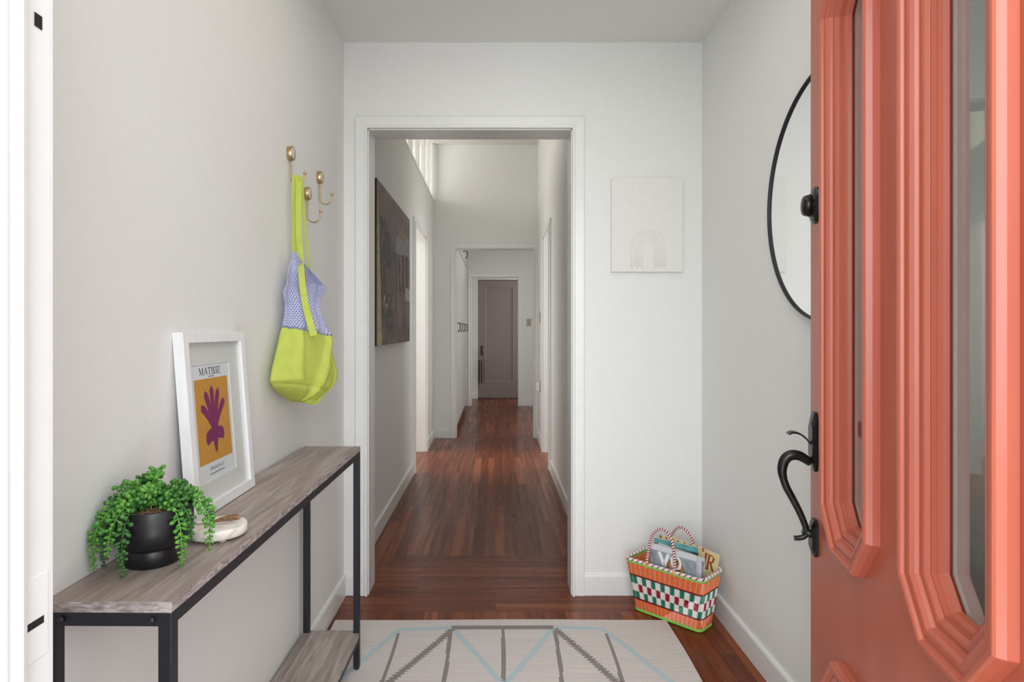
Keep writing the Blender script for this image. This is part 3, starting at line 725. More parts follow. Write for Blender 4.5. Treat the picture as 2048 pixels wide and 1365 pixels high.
# mat board with its window
b = MB()
def mbx(x0, x1, z0, z1):
    V = [b.v(*ftf(x, z, h)) for x in (x0, x1) for z in (z0, z1) for h in (-0.0143, -0.0125)]
    for q in ((0, 1, 3, 2), (4, 6, 7, 5), (0, 4, 5, 1), (2, 3, 7, 6), (0, 2, 6, 4), (1, 5, 7, 3)): b.f([V[i] for i in q])
e_ = fw-0.002
mbx(e_, pw0, e_, FH-e_); mbx(pw1, FW-e_, e_, FH-e_); mbx(pw0, pw1, e_, pz0); mbx(pw0, pw1, pz1, FH-e_)
bmesh.ops.remove_doubles(b.bm, verts=b.bm.verts[:], dist=1e-6)
b.done('mat_board', 'mat_board', fr)
pr = fbox(0.036, 0.247, 0.058, 0.332, -0.0145, -0.0143, 'print', 'paper')
ox0, ox1, oz0, oz1 = 0.060, 0.226, 0.104, 0.292
fbox(ox0, ox1, oz0, oz1, -0.0143, -0.0140, 'ochre_panel', 'ochre', pr)
def fpoly(b, pts, h=-0.01375):
    b.f([b.v(*ftf(x, z, h)) for x, z in pts])
def blob(b, p0, p1, w0, w1, bend=0.0, h=-0.01375, n=10):
    p0 = Vector(p0); p1 = Vector(p1); d = p1-p0; nn = Vector((-d.y, d.x)).normalized(); lft = []; rgt = []
    for i in range(n+1):
        t = i/n; c = p0+d*t+nn*bend*math.sin(PI*t); wv = w0+(w1-w0)*t
        if t > 0.82: wv *= math.sqrt(max(0, 1-((t-0.82)/0.18)**2))
        lft.append(c+nn*wv); rgt.append(c-nn*wv)
    for i in range(n): fpoly(b, [lft[i], lft[i+1], rgt[i+1], rgt[i]], h)
b = MB(); cx = (ox0+ox1)/2; cz = oz0+0.058
for tx, tz, w1, bd in ((-0.060, 0.072, 0.0115, -0.007), (-0.038, 0.104, 0.0115, -0.004), (-0.004, 0.114, 0.0115, 0.0), (0.031, 0.106, 0.0115, 0.004), (0.060, 0.078, 0.0110, 0.007)):
    blob(b, (cx, cz), (cx+tx, cz+tz), 0.0045, w1, bd, -0.01375+tx*0.002)
blob(b, (cx, cz+0.002), (cx-0.046, cz-0.010), 0.015, 0.014, -0.005, -0.0135); blob(b, (cx, cz+0.002), (cx+0.046, cz-0.006), 0.015, 0.013, 0.005, -0.0134); blob(b, (cx, cz+0.010), (cx, cz-0.042), 0.018, 0.003, 0.0, -0.0133)
b.done('leaf_shape', 'magenta', pr, fix=False)
# lettering
def rib(b, p, q, w, tf):
    p = Vector(p); q = Vector(q); d = (q-p).normalized(); n_ = Vector((-d.y, d.x))*w/2
    b.f([b.v(*tf(*(p-n_))), b.v(*tf(*(q-n_))), b.v(*tf(*(q+n_))), b.v(*tf(*(p+n_)))])
def letter(b, ch, x, z, w, h, tf, tk=0.14, tn=0.05, serif=True):
    """serif capitals drawn from strokes in a w*h cell"""
    T_, t_ = tk*h, tn*h; X = lambda u: x+u*w; Z = lambda v: z+v*h
    def st(u0, v0, u1, v1, thick): rib(b, (X(u0), Z(v0)), (X(u1), Z(v1)), thick, tf)
    def sf(u, v, s=0.2):
        if serif: rib(b, (X(u)-s*h*0.5, Z(v)), (X(u)+s*h*0.5, Z(v)), t_, tf)
    if ch == 'M': st(0.1, 0, 0.12, 1, t_); st(0.12, 1, 0.5, 0.1, T_); st(0.5, 0.1, 0.86, 1, t_); st(0.88, 0, 0.88, 1, T_); [sf(u, v) for u, v in ((0.1, 0.02), (0.88, 0.02), (0.1, 0.98), (0.88, 0.98))]
    elif ch == 'A': st(0.5, 1, 0.08, 0, t_*1.3); st(0.5, 1, 0.92, 0, T_); st(0.25, 0.35, 0.75, 0.35, t_); sf(0.08, 0.02); sf(0.92, 0.02)
    elif ch == 'T': st(0.5, 0, 0.5, 1, T_); st(0.02, 0.97, 0.98, 0.97, t_*1.2); st(0.04, 0.97, 0.04, 0.78, t_); st(0.96, 0.97, 0.96, 0.78, t_); sf(0.5, 0.02, 0.3)
    elif ch == 'I': st(0.5, 0, 0.5, 1, T_); sf(0.5, 0.02, 0.28); sf(0.5, 0.98, 0.28)
    elif ch == 'E': st(0.2, 0, 0.2, 1, T_); st(0.1, 0.97, 0.9, 0.97, t_); st(0.1, 0.03, 0.95, 0.03, t_); st(0.2, 0.52, 0.7, 0.52, t_); st(0.9, 0.97, 0.9, 0.8, t_); st(0.95, 0.03, 0.95, 0.22, t_)
    elif ch == 'R': st(0.18, 0, 0.18, 1, T_); arcp = [(0.18, 0.97), (0.55, 0.97), (0.78, 0.86), (0.8, 0.7), (0.6, 0.53), (0.18, 0.5)]; [st(*arcp[i], *arcp[i+1], T_ if i in (2, 3) else t_*1.2) for i in range(5)]; st(0.45, 0.5, 0.92, 0, T_); sf(0.18, 0.02); sf(0.94, 0.02, 0.14)
    elif ch == 'V': st(0.08, 1, 0.5, 0, T_*1.5); st(0.92, 1, 0.5, 0, T_*1.3)
    elif ch in 'SO':
        if ch == 'S': pts = [(0.82, 0.8), (0.7, 0.94), (0.5, 0.99), (0.28, 0.93), (0.18, 0.77), (0.3, 0.6), (0.55, 0.48), (0.78, 0.35), (0.84, 0.2), (0.7, 0.06), (0.5, 0.01), (0.28, 0.06), (0.15, 0.22)]
        else: pts = [(0.5+0.42*math.cos(k*PI/10), 0.5+0.5*math.sin(k*PI/10)) for k in range(21)]
        pts = [(X(u), Z(v)) for u, v in pts]
        for i in range(len(pts)-1):
            d = abs(pts[i+1][0]-pts[i][0])/(abs(pts[i+1][0]-pts[i][0])+abs(pts[i+1][1]-pts[i][1])+1e-9)
            rib(b, pts[i], pts[i+1], T_ if d < 0.6 or (ch == 'S' and 4 <= i <= 8) else t_*1.5, tf)
tl = lambda x, z: ftf(x, z, -0.01385)
b = MB(); xw = 0.0178; x = 0.0865
for ch, wd in zip('MATISSE', (1.35, 1.05, 0.95, 0.45, 0.75, 0.75, 0.85)):
    letter(b, ch, x, 0.3005, xw*wd*0.86, 0.0165, tl, 0.16, 0.06); x += xw*wd
b.done('title_lettering', 'ink', pr, fix=False)
def text_mesh(name, s, size, tf, mat_, parent, xs=1.0, align='CENTER'):
    cu = bpy.data.curves.new(name, 'FONT'); cu.body = s; cu.size = size; cu.align_x = align
    ob = bpy.data.objects.new('tmp', cu); COL.objects.link(ob); dg = bpy.context.evaluated_depsgraph_get()
    me = bpy.data.meshes.new_from_object(ob.evaluated_get(dg)); bpy.data.objects.remove(ob)
    for v in me.vertices: v.co = tf(v.co.x*xs, v.co.y)
    me.materials.clear(); me.materials.append(M[mat_]); o = bpy.data.objects.new(name, me); COL.objects.link(o); o.parent = parent; return o
text_mesh('gallery_lettering', 'BERGGRUEN & CIE', 0.0105, lambda x, z: ftf(cx+x, 0.0865+z, -0.0141), 'grey_ink', pr, 0.80)
b = MB(); x = cx-0.038
while x < cx+0.036:
    wd = random.uniform(0.002, 0.006); rib(b, (x, 0.0785), (x+wd, 0.0785), 0.0024, tl); x += wd+0.0012
b.done('small_print', 'grey_ink', pr, fix=False)
b = MB(); x = cx-0.014
while x < cx+0.013:
    wd = random.uniform(0.0015, 0.004); rib(b, (x, 0.2963), (x+wd, 0.2963), 0.0018, tl); x += wd+0.0008
b.done('small_print', 'grey_ink', pr, fix=False)
fbox(fw-0.001, FW-fw+0.001, fw-0.001, FH-fw+0.001, -0.0065, -0.0055, 'glazing', 'picture_glass')

# ================================================================== WALL HOOKS
def hook():
    t = thing('wall_hook', '', 'hook')
    b = MB(); b.lathe([(0, 0), (0.0225, 0), (0.0228, 0.002), (0.0228, 0.015), (0.0215, 0.0165), (0.0195, 0.0165), (0.0195, 0.0150), (0, 0.0150)], 40, (0, 0, 0), 'X'); b.done('backplate', 'brass', t)
    b = MB(); b.lathe([(0, 0.0165), (0.0190, 0.0165), (0.0190, 0.0150), (0, 0.0150)], 32, (0, 0, 0), 'X'); b.done('inlay', 'disc', t)
    pts = [(0.008, 0, -0.018), (0.008, 0, -0.05), (0.0075, 0, -0.075)]+[(0.029-0.0215*math.cos(a), 0, -0.080-0.0215*math.sin(a)) for a in [k*PI/10 for k in range(1, 10)]]+[(0.0515, 0, -0.078), (0.053, 0, -0.066)]
    b = MB(); b.tube(catmull(pts, 3), 0.0028, 10); b.sphere((0.053, 0, -0.064), 0.0055, 14, 8); b.done('hook_arm', 'brass', t)
    return t
hooks = [(2.02, 1.740, 'brass wall hook with pale round inlay holding the lime bag, nearest of three'),
         (2.355, 1.744, 'empty brass wall hook closest to the corner, highest of the empty pair'),
         (2.20, 1.650, 'empty brass wall hook just right of the bag straps, lowest of three')]
h0 = hook()
for i, (y, z, lab) in enumerate(hooks):
    if i == 0: h = h0
    else:
        h = h0.copy(); COL.objects.link(h)
        for ch in list(h0.children): c = ch.copy(); COL.objects.link(c); c.parent = h
    h.location = (XL, y, z); h['label'] = lab; h['group'] = 'brass hooks on the left wall'
h0.location = (XL, hooks[0][0], hooks[0][1])

# ================================================================== TOTE BAG
bag = thing('tote_bag', 'lime canvas tote with lavender net top hanging from the nearest brass hook', 'bag', (XL+0.03, 2.02, 1.6))
bo = Vector(bag.location)
ZS = 634.0
sec = [(507, 585, 593), (515, 583, 598), (528, 579, 608), (541, 576, 622), (552, 575, 634), (564, 574, 648), (570, 573, 649), (574, 571, 646), (588, 566, 640), (594, 567, 637), (610, 570, 633), (630, 569, 636), (652, 565, 643),
       (672, 560, 648), (690, 556, 652), (712, 550, 658), (735, 544, 665), (752, 541, 669), (764, 546, 667), (776, 555, 661), (788, 566, 652), (797, 575, 645), (803, 583, 638), (805.5, 592, 630)]
def bag_section(y, Lp, Rp, nu=28):
    z = CH-(y-VY)/ZS; tt = min(1, max(0, (y-500)/150)); k = min(1, max(0, (y-500)/250))
    xl = -0.640; xr = -0.615+0.065*k
    a = Vector((xl, xl*F/(Lp-VX), z)); c = Vector((xr, xr*F/(Rp-VX), z)); mid = (a+c)/2; hw = (c-a)/2
    nrm = Vector((hw.y, -hw.x, 0)).normalized()    # towards the camera / room
    thick = 0.010+0.042*min(1, max(0, (y-560)/120))
    if y > 770: thick *= max(0.12, 1-((y-770)/37)**2)
    pts = []
    for i in range(nu):
        th = 2*PI*i/nu; u = -math.cos(th); v = math.sin(th)
        off = thick*v*(1.0 if v > 0 else 0.45)
        p = mid+hw*u+nrm*off
        # folds
        if v > 0:
            fold = 0
            t1 = (y-655)/145.0
            if 0 < t1 < 1: uc = 0.72-1.0*t1; fold += 0.020*math.exp(-((u-uc)/0.10)**2)
            if 0 < t1 < 1: fold -= 0.010*math.exp(-((u-(0.72-0.1*t1))/0.07)**2)
            if 0 < t1 < 1: fold += 0.008*math.exp(-((u+0.62-0.1*t1)/0.10)**2)
            if 505 < y < 660:
                fold += 0.008*math.sin(u*9+y*0.01)*min(1, (y-505)/40)
            ysm = 757+(u+1)*18; fold -= 0.0045*math.exp(-((y-ysm)/3.0)**2)
            fold += 0.004*mnoise.noise(Vector((u*3, y*0.03, 1.7)))
            p += nrm*fold*min(1, v*2)
        p.x = max(p.x, XL+0.004)
        pts.append(p-bo)
    return pts
ys = []
for (y0, l0, r0), (y1, l1, r1) in zip(sec, sec[1:]):
    nsub = max(1, int((y1-y0)/2))
    for k in range(nsub): t = k/nsub; ys.append((y0+(y1-y0)*t, l0+(l1-l0)*t, r0+(r1-r0)*t))
ys.append(sec[-1])
NU = 96
rows = [bag_section(y, l, r, NU) for y, l, r in ys]
def bag_part(name, m, cond, closed_bottom):
    b = MB(); vm = {}
    def gv(j, i):
        if (j, i) not in vm: vm[(j, i)] = b.v(rows[j][i])
        return vm[(j, i)]
    for j in range(len(ys)-1):
        for i in range(NU):
            th = 2*PI*(i+0.5)/NU; u = -math.cos(th); y = (ys[j][0]+ys[j+1][0])/2
            if not cond(u, y, math.sin(th)): continue
            i2 = (i+1) % NU; f = b.f([gv(j, i), gv(j, i2), gv(j+1, i2), gv(j+1, i)])
            if f:
                f.smooth = True
                for lp, (jj, ii) in zip(f.loops, ((j, i), (j, i+1), (j+1, i+1), (j+1, i))):
                    p = rows[jj][ii % NU]; lp[b.uv].uv = (ii/NU*0.42, p.z)
    if closed_bottom: b.f([gv(len(ys)-1, i) for i in range(NU)])
    return b.done(name, m, bag, fix=False)
edge = lambda u: 652+(u+1)*0.5*22+(18*max(0, u-0.6)/0.4)
bag_part('canvas_base', 'lime', lambda u, y, v: y >= edge(u) - (0 if v > 0 else -6), True)
o = bag_part('net_top', 'net', lambda u, y, v: y < edge(u)+4, False)
def ribbon(name, px, wid, m='lime', xoff=0.0, th=0.002, parent=bag):
    """px: list of (px,py,x) centre line; wid in metres across"""
    pts = [PXx(a, c, x)-bo for a, c, x in px]; pts = catmull(pts, 8); b = MB(); rr = []
    n = len(pts)
    for i, p in enumerate(pts):
        d = (pts[min(i+1, n-1)]-pts[max(i-1, 0)]).normalized()
        wv = wid if isinstance(wid, float) else wid[0]+(wid[1]-wid[0])*i/(n-1)
        side = d.cross(Vector((0.1, -1, 0))).normalized(); nr = side.cross(d).normalized()
        rr.append([b.v(p-side*wv/2-nr*th/2), b.v(p+side*wv/2-nr*th/2), b.v(p+side*wv/2+nr*th/2), b.v(p-side*wv/2+nr*th/2)])
    for A, C in zip(rr, rr[1:]):
        for k in range(4): b.f([A[k], A[(k+1) % 4], C[(k+1) % 4], C[k]])
    b.f(rr[0]); b.f(rr[-1][::-1]); return b.done(name, m, parent, bevel=0.0006)
# strap loops over the hook's bend
ribbon('strap', [(593, 352, -0.640), (590, 362, -0.643), (589, 400, -0.645), (590, 450, -0.645), (590, 500, -0.645), (589, 520, -0.643)], 0.019)
ribbon('strap', [(593, 351, -0.636), (597, 362, -0.628), (597, 400, -0.626), (597, 450, -0.626), (600, 500, -0.622), (604, 560, -0.600), (611, 610, -0.578), (620, 645, -0.562), (628, 672, -0.548)], (0.017, 0.021))
ribbon('strap', [(599, 353, -0.622), (603, 370, -0.620), (606, 410, -0.620), (613, 480, -0.618), (621, 556, -0.612)], (0.013, 0.007))

# ================================================================== WHITE RELIEF CANVAS
AW, AH = 0.314, 0.414
art = thing('relief_canvas', 'white textured plaster canvas with faint arch on the back wall right of the opening', 'wall art', ((1221-VX)*YB/F, YB-0.001, CH-(545-VY)*YB/F))
b = MB(); b.rbox(0, AW, -0.020, 0.0, 0, AH, 0.002, 2); cv = b.done('canvas', 'plaster', art)
b = MB()
acx, acz = 0.162, 0.112
for k, r in enumerate([0.026, 0.033, 0.040, 0.047, 0.054, 0.061, 0.068, 0.075]):
    pts = [(acx-r, -0.0198, 0.012+0.006*(k % 3))]+[(acx-r*math.cos(a), -0.0198, acz+r*math.sin(a)) for a in [i*PI/16 for i in range(17)]]+[(acx+r, -0.0198, 0.016+0.008*(k % 2))]
    pts = [(p[0]+0.0008*mnoise.noise(Vector((p[0]*90, p[2]*60, k))), p[1], p[2]) for p in pts]
    b.tube(pts, 0.0016, 6)
b.done('arch_relief', 'plaster', art)

# ================================================================== STREET PAINTING ON THE HALL WALL
pnt = thing('street_painting', 'unframed dark oil painting of an old street on the left hall wall', 'painting', (XL, 3.415, 1.085))
PWW, PHH = 1.25, 0.905
def mixr(a, b_, t): return tuple(a[i]*(1-t)+b_[i]*t for i in range(3))+(1,)
def street(u, v):
    nz = mnoise.noise(Vector((u*6, v*6, 2.0))); nf = mnoise.noise(Vector((u*30, v*22, 5.0)))*0.5+mnoise.noise(Vector((u*70, v*12, 9)))*0.3
    c = mixr(rgb(98, 82, 82), rgb(72, 62, 62), 0.5+nz)
    if v > 0.82: c = mixr(c, rgb(112, 100, 92), 0.4)
    ground = 0.34+0.05*u
    if v < ground: c = mixr(rgb(106, 88, 80), rgb(74, 60, 56), 0.5+nz)
    # left dark building block
    if u < 0.30 and v > 0.18 and v < 0.80-0.45*max(0, u-0.12): c = mixr(rgb(40, 28, 25), rgb(56, 42, 38), 0.5+nz)
    if 0.13 < u < 0.42 and 0.33 < v < 0.485+0.06*(0.3-u): c = mixr(rgb(92, 74, 64), rgb(70, 52, 46), 0.5+nf)
    if 0.04 < u < 0.22 and 0.20 < v < 0.31: c = rgb(44, 34, 34) if nf < 0.15 else rgb(150, 138, 128)
    # right building with roof
    if u > 0.50 and 0.38 < v < 0.70-0.10*max(0, 0.62-u)*5:
        c = mixr(rgb(72, 48, 42), rgb(50, 34, 32), 0.5+nz)
        if int(u*26) % 4 == 0 and v > 0.42: c = rgb(120, 108, 104)
    rt = 0.74+0.10*min(1, max(0, (u-0.45)/0.2)); 
    if u > 0.46 and 0.66+0.02*math.sin(u*9) < v < rt-0.05*abs(u-0.75): c = mixr(rgb(132, 136, 140), rgb(98, 100, 104), 0.5+nf)
    if 0.58 < u < 0.80 and 0.77 < v < 0.83+0.05*(0.66 < u < 0.74): c = mixr(rgb(150, 112, 92), rgb(112, 84, 74), 0.5+nf)
    if u > 0.80 and 0.32 < v < 0.42: c = rgb(150, 144, 136)
    # street posts and tracks
    if abs(u-0.47) < 0.02 and 0.30 < v < 0.62: c = rgb(28, 22, 22)
    if abs(u-0.52) < 0.008 and 0.24 < v < 0.66: c = rgb(160, 142, 118)
    if v < 0.30 and abs(u-(0.08+1.35*v)) < 0.012: c = rgb(46, 36, 34)
    if v < 0.26 and abs(u-(0.03+1.75*v)) < 0.010: c = rgb(46, 36, 34)
    if u < 0.34 and 0.10 < v < 0.2+0.1*u: c = mixr(c, rgb(38, 34, 40), 0.7)
    c = tuple(min(1, max(0.004, 0.07+(c[i]-0.07)*1.45)) for i in range(3))
    return mixr(c, rgb(168, 148, 134), max(0, min(0.5, nf*0.9)))
def ptf(a, z, d):     # bottom stands further off the wall than the top
    off = 0.030+0.020*(1-z/PHH)*(1-a/PWW); return (off-d*1.0, a, z)
grid_pattern('canvas', PWW, PHH, 150, 130, street, ptf, 'oil', pnt)
b = MB()
for (a0, a1) in ((0, PWW),):
    def fr_pt(a, z, back): x = ptf(a, z, 0)[0]; return (0.003 if back else x-0.0005, a, z)
    V = {}
    for a in (0, PWW):
        for z in (0, PHH):
            for bk in (0, 1): V[(a, z, bk)] = b.v(*fr_pt(a, z, bk))
    b.f([V[(0, 0, 0)], V[(0, PHH, 0)], V[(0, PHH, 1)], V[(0, 0, 1)]]); b.f([V[(PWW, 0, 0)], V[(PWW, PHH, 0)], V[(PWW, PHH, 1)], V[(PWW, 0, 1)]])
    b.f([V[(0, 0, 0)], V[(PWW, 0, 0)], V[(PWW, 0, 1)], V[(0, 0, 1)]]); b.f([V[(0, PHH, 0)], V[(PWW, PHH, 0)], V[(PWW, PHH, 1)], V[(0, PHH, 1)]])
    b.f([V[(0, 0, 1)], V[(PWW, 0, 1)], V[(PWW, PHH, 1)], V[(0, PHH, 1)]])
b.done('canvas_side', 'canvas_edge', pnt)
b = MB(); b.box(0.001, 0.0205, -0.006, 0.03, -0.004, 0.915); b.done('stretcher_bar', 'dark_edge', pnt)

# ================================================================== RUG
def W0(px, py): Y = F*CH/(py-VY); return ((px-VX)*Y/F, Y)
lines = []   # (p,q,width,colour)
GR = rgb(132, 122, 120); BL = rgb(180, 200, 207)
for a, c, wd, col in [((702, 1342), (796, 1263), 0.016, BL), ((796, 1262), (902, 1258), 0.020, BL), ((903, 1258), (1106, 1258), 0.026, GR), ((902, 1263), (781, 1365), 0.020, GR), ((796, 1270), (765, 1365), 0.011, GR),
                      ((900, 1266), (888, 1365), 0.012, GR), ((907, 1262), (999, 1365), 0.017, BL), ((1005, 1260), (1007, 1365), 0.011, GR), ((1105, 1260), (1017, 1365), 0.017, BL), ((1109, 1266), (1124, 1365), 0.012, GR),
                      ((1111, 1262), (1230, 1365), 0.020, GR), ((1109, 1258), (1208, 1260), 0.018, BL), ((1212, 1272), (1245, 1365), 0.011, GR), ((1210, 1264), (1339, 1365), 0.016, BL)]:
    p, q = Vector(W0(*a)), Vector(W0(*c))
    if abs(p.y-q.y) > 0.1:
        lo_, hi_ = (p, q) if p.y < q.y else (q, p); t = (hi_.y-1.72)/(hi_.y-lo_.y); q = hi_+(lo_-hi_)*t; p = hi_
    lines.append((p, q, wd, col))
lines += [(Vector((p.x, 3.44-p.y)), Vector((q.x, 3.44-q.y)), wd, c) for p, q, wd, c in lines]
RX0, RX1, RY0, RY1 = -0.640, 0.688, 0.93, 2.512
def rugcol(u, v):
    x = RX0+u*(RX1-RX0); y = RY0+v*(RY1-RY0); jx = 0.0035*(((int(y/0.008)) % 2)*2-1)
    for p, q, wd, c in lines:
        wd = wd*1.28
        dx, dy = q.x-p.x, q.y-p.y; l2 = dx*dx+dy*dy; X = x+(jx if abs(dx) > 0.05 and abs(dy) > 0.05 else 0); t = ((X-p.x)*dx+(y-p.y)*dy)/l2
        if -0.01 < t < 1.01:
            d = abs((X-p.x)*dy-(y-p.y)*dx)/math.sqrt(l2)
            if d < wd/2: return mixr(c, rgb(205, 198, 192), 0.15+0.15*mnoise.noise(Vector((x*80, y*200, 0))))
    n_ = mnoise.noise(Vector((x*5, y*120, 0)))*0.5+mnoise.noise(Vector((x*160, y*160, 3)))*0.35
    return mixr(rgb(222, 213, 208), rgb(204, 194, 190), 0.5+n_)
def rugtf(a, c, d):
    x = RX0+a; y = RY0+c; wav = 0.0035*math.sin(x*5.5+0.8)+0.002*mnoise.noise(Vector((x*6, 1, 1)))
    ty = c/(RY1-RY0); y += wav*(ty**6)
    return (x+0.003*math.sin(y*9), y, 0.0040-d)
rg = grid_pattern('rug', RX1-RX0, RY1-RY0, 330, 400, rugcol, rugtf, 'rug', None, (0.0035, rgb(200, 190, 184)))
tag(rg, 'pale flat-woven rug with grey and light blue angular lines on the entry floor', 'rug')

# ================================================================== WOVEN BASKET
BC = Vector((0.722, 2.542, 0.0)); brz = math.atan2(-0.709, 0.706)
bk = thing('woven_basket', 'orange, green and white woven plastic basket of magazines in the back right corner', 'basket', BC, brz)
BHt = 0.213
def rrect(t, h, inset_=0.0):
    """point on rounded rectangle at perimeter parameter t(0..1) for height fraction h"""
    hl = 0.148+0.026*h-inset_; hw = 0.052+0.031*h-inset_; r = min(0.022, hw*0.6)
    ss = [2*(hl-r), PI*r/2, 2*(hw-r), PI*r/2]*2; per = sum(ss); d = t*per; k = 0
    while d > ss[k] and k < 7: d -= ss[k]; k += 1
    cs = [(hl-r, -hw+r), (hl-r, hw-r), (-hl+r, hw-r), (-hl+r, -hw+r)]
    if k == 0: return Vector((-hl+r+d, -hw, 0)), Vector((0, -1, 0))
    if k == 2: return Vector((hl, -hw+r+d, 0)), Vector((1, 0, 0))
    if k == 4: return Vector((hl-r-d, hw, 0)), Vector((0, 1, 0))
    if k == 6: return Vector((-hl, hw-r-d, 0)), Vector((-1, 0, 0))
    c = cs[(k-1)//2]; a = -PI/2+(k-1)//2*PI/2+d/r; n_ = Vector((math.cos(a), math.sin(a), 0)); return Vector((c[0], c[1], 0))+n_*r, n_
NC, NR = 300, 66
OR_, WH, GN, RD, LG, DR = rgb(238, 126, 74), rgb(232, 226, 222), rgb(34, 128, 98), rgb(160, 36, 52), rgb(122, 200, 76), rgb(118, 26, 34)
def bcol(i, j):
    f = 1-(j+0.5)/NR; blk = (i//7) % 2; warp = (i % 7) in (0,) or (i % 7 == 3 and False); rowodd = j % 2
    if f < 0.05: return LG
    if f > 0.955: return LG
    if f < 0.27 or f > 0.775:
        if warp and rowodd: return WH
        return OR_ if rowodd or i % 2 else rgb(205, 98, 54)
    if f < 0.30 or 0.745 < f <= 0.775: return DR
    if f < 0.46: return (GN if blk == 0 else WH) if (i % 7 != 0 or rowodd) else WH
    if f < 0.60: return (RD if blk == 1 else WH) if (i % 7 != 0 or rowodd) else WH
    return (GN if blk == 0 else WH) if (i % 7 != 0 or rowodd) else WH
me = bpy.data.meshes.new('woven_body'); vs = []; fs = []; cl = []
for j in range(NR+1):
    h = j/NR
    for i in range(NC):
        p, n_ = rrect(i/NC, h); f = 1-h
        amp = 0.0010 if 0.05 < f < 0.955 else 0.0016
        p = p+n_*(amp*(1 if (i//1+j) % 2 else -1) if 0.05 < f < 0.955 else amp); vs.append((p.x, p.y, 0.004+h*BHt))
base_n = len(vs)
for j in range(NR+1):
    h = j/NR
    for i in range(NC): p, n_ = rrect(i/NC, h, 0.005); vs.append((p.x, p.y, 0.008+h*(BHt-0.004)))
for j in range(NR):
    for i in range(NC):
        i2 = (i+1) % NC; fs.append((j*NC+i, j*NC+i2, (j+1)*NC+i2, (j+1)*NC+i)); cl.append(bcol(i, j))
        fs.append((base_n+(j+1)*NC+i, base_n+(j+1)*NC+i2, base_n+j*NC+i2, base_n+j*NC+i)); cl.append(bcol(i, j))
for i in range(NC):
    i2 = (i+1) % NC; fs.append((NR*NC+i, NR*NC+i2, base_n+NR*NC+i2, base_n+NR*NC+i)); cl.append(LG)
fs.append(tuple(i for i in range(NC-1, -1, -1))); cl.append(LG); fs.append(tuple(base_n+i for i in range(NC))); cl.append(OR_)
me.from_pydata(vs, [], fs); ca = me.color_attributes.new('pattern', 'FLOAT_COLOR', 'CORNER'); buf = []
for p_, c in zip(me.polygons, cl): buf += list(c)*p_.loop_total
ca.data.foreach_set('color', buf); me.materials.append(M['basket']); o = bpy.data.objects.new('woven_body', me); COL.objects.link(o); o.parent = bk
# green hoops at base and below rim
for nm, h, r in (('base_hoop', 0.01, 0.0035), ('rim_hoop', 0.965, 0.0035)):
    b = MB(); pts = [(rrect(i/120, h)[0]+Vector((0, 0, 0.004+h*BHt))) for i in range(120)]; pts.append(pts[0]); b.tube(pts, r, 8, caps=False); b.done(nm, 'green_strand', bk)
# braided rim: two interlaced strands
for ph, m_ in ((0.0, 'bead_pink'), (PI/2, 'bead_wine'), (PI, 'bead_pink'), (3*PI/2, 'bead_pink')):
    if m_ not in M: M[m_] = mat(m_, rgb(242, 222, 220) if m_ == 'bead_pink' else rgb(112, 30, 62), 0.4)
    b = MB(); pts = []
    for i in range(421):
        p, n_ = rrect((i/420) % 1.0, 1.0); a = i/420*2*PI*42+ph
        pts.append(p+n_*(0.0052*math.cos(a)-0.001)+Vector((0, 0, 0.004+BHt+0.003+0.0040*math.sin(a))))
    b.tube(pts, 0.0025 if m_ == 'bead_pink' else 0.0020, 6, caps=False); b.done('braided_rim', m_, bk)
for yy, lean_, zt, xo in ((-0.083, 0.012, 0.375, -0.006), (0.083, -0.01, 0.352, 0.0)):
    pts = [(xo-0.062, yy, 0.200), (xo-0.062, yy, 0.225), (xo-0.060, yy+lean_*0.3, 0.255), (xo-0.048, yy+lean_*0.6, zt-0.050), (xo-0.026, yy+lean_, zt-0.015), (xo, yy+lean_, zt-0.002), (xo+0.028, yy+lean_, zt-0.015),
           (xo+0.050, yy+lean_*0.6, zt-0.050), (xo+0.060, yy+lean_*0.3, 0.255), (xo+0.060, yy, 0.225), (xo+0.060, yy, 0.200)]
    b = MB(); b.tube(catmull(pts, 8), 0.0056, 10); hd = b.done('handle', 'candy', bk)
    M.setdefault('tan', mat('tan_leather_tab', rgb(214, 160, 96), 0.5))
    for xx in (xo-0.062, xo+0.060):
        b = MB(); b.tube([(xx, yy-0.001, 0.200), (xx, yy-0.001, 0.229)], 0.0060, 10); b.done('handle_tab', 'tan', hd)

# magazines
def mag(label, cx_, cy_, w_, h_, th, z0, leanx, roll, yaw, cover, spine=rgb(225, 222, 218), mats='pattern_gloss'):
    u = Vector((math.cos(brz), math.sin(brz), 0)); v_ = Vector((-math.sin(brz), math.cos(brz), 0))
    o = thing('magazine', label, 'magazine', BC+u*cx_+v_*cy_+Vector((0, 0, z0)), 0, 'magazines in the woven basket')
    o.rotation_euler = (leanx, roll, brz+yaw)
    grid_pattern('cover', w_, h_, 56, 70, cover, lambda a, c, d: (a-w_/2, -th/2, c), mats, o)
    b = MB(); b.box(-w_/2, w_/2, -th/2+0.0003, th/2, 0, h_); b.done('pages', 'pages', o)
    return o
def cov_silver(u, v):
    n_ = mnoise.noise(Vector((u*9, v*11, 1)))+0.5*mnoise.noise(Vector((u*30, v*30, 2)))
    c = mixr(rgb(120, 136, 146), rgb(170, 178, 184), 0.5+n_*0.7)
    if v > 0.93: c = rgb(214, 216, 222)
    r = math.hypot((u-0.55)*1.0, (v-0.72)*1.2)
    if r < 0.14: c = mixr(rgb(206, 168, 140), rgb(120, 84, 60), 0.5+n_)
    if 0.14 <= r < 0.19 and v > 0.7: c = mixr(rgb(176, 118, 60), rgb(120, 76, 44), 0.5+n_)
    if 0.38 < u < 0.75 and v < 0.6: c = mixr(rgb(196, 176, 190), rgb(150, 140, 156), 0.5+n_)
    return c
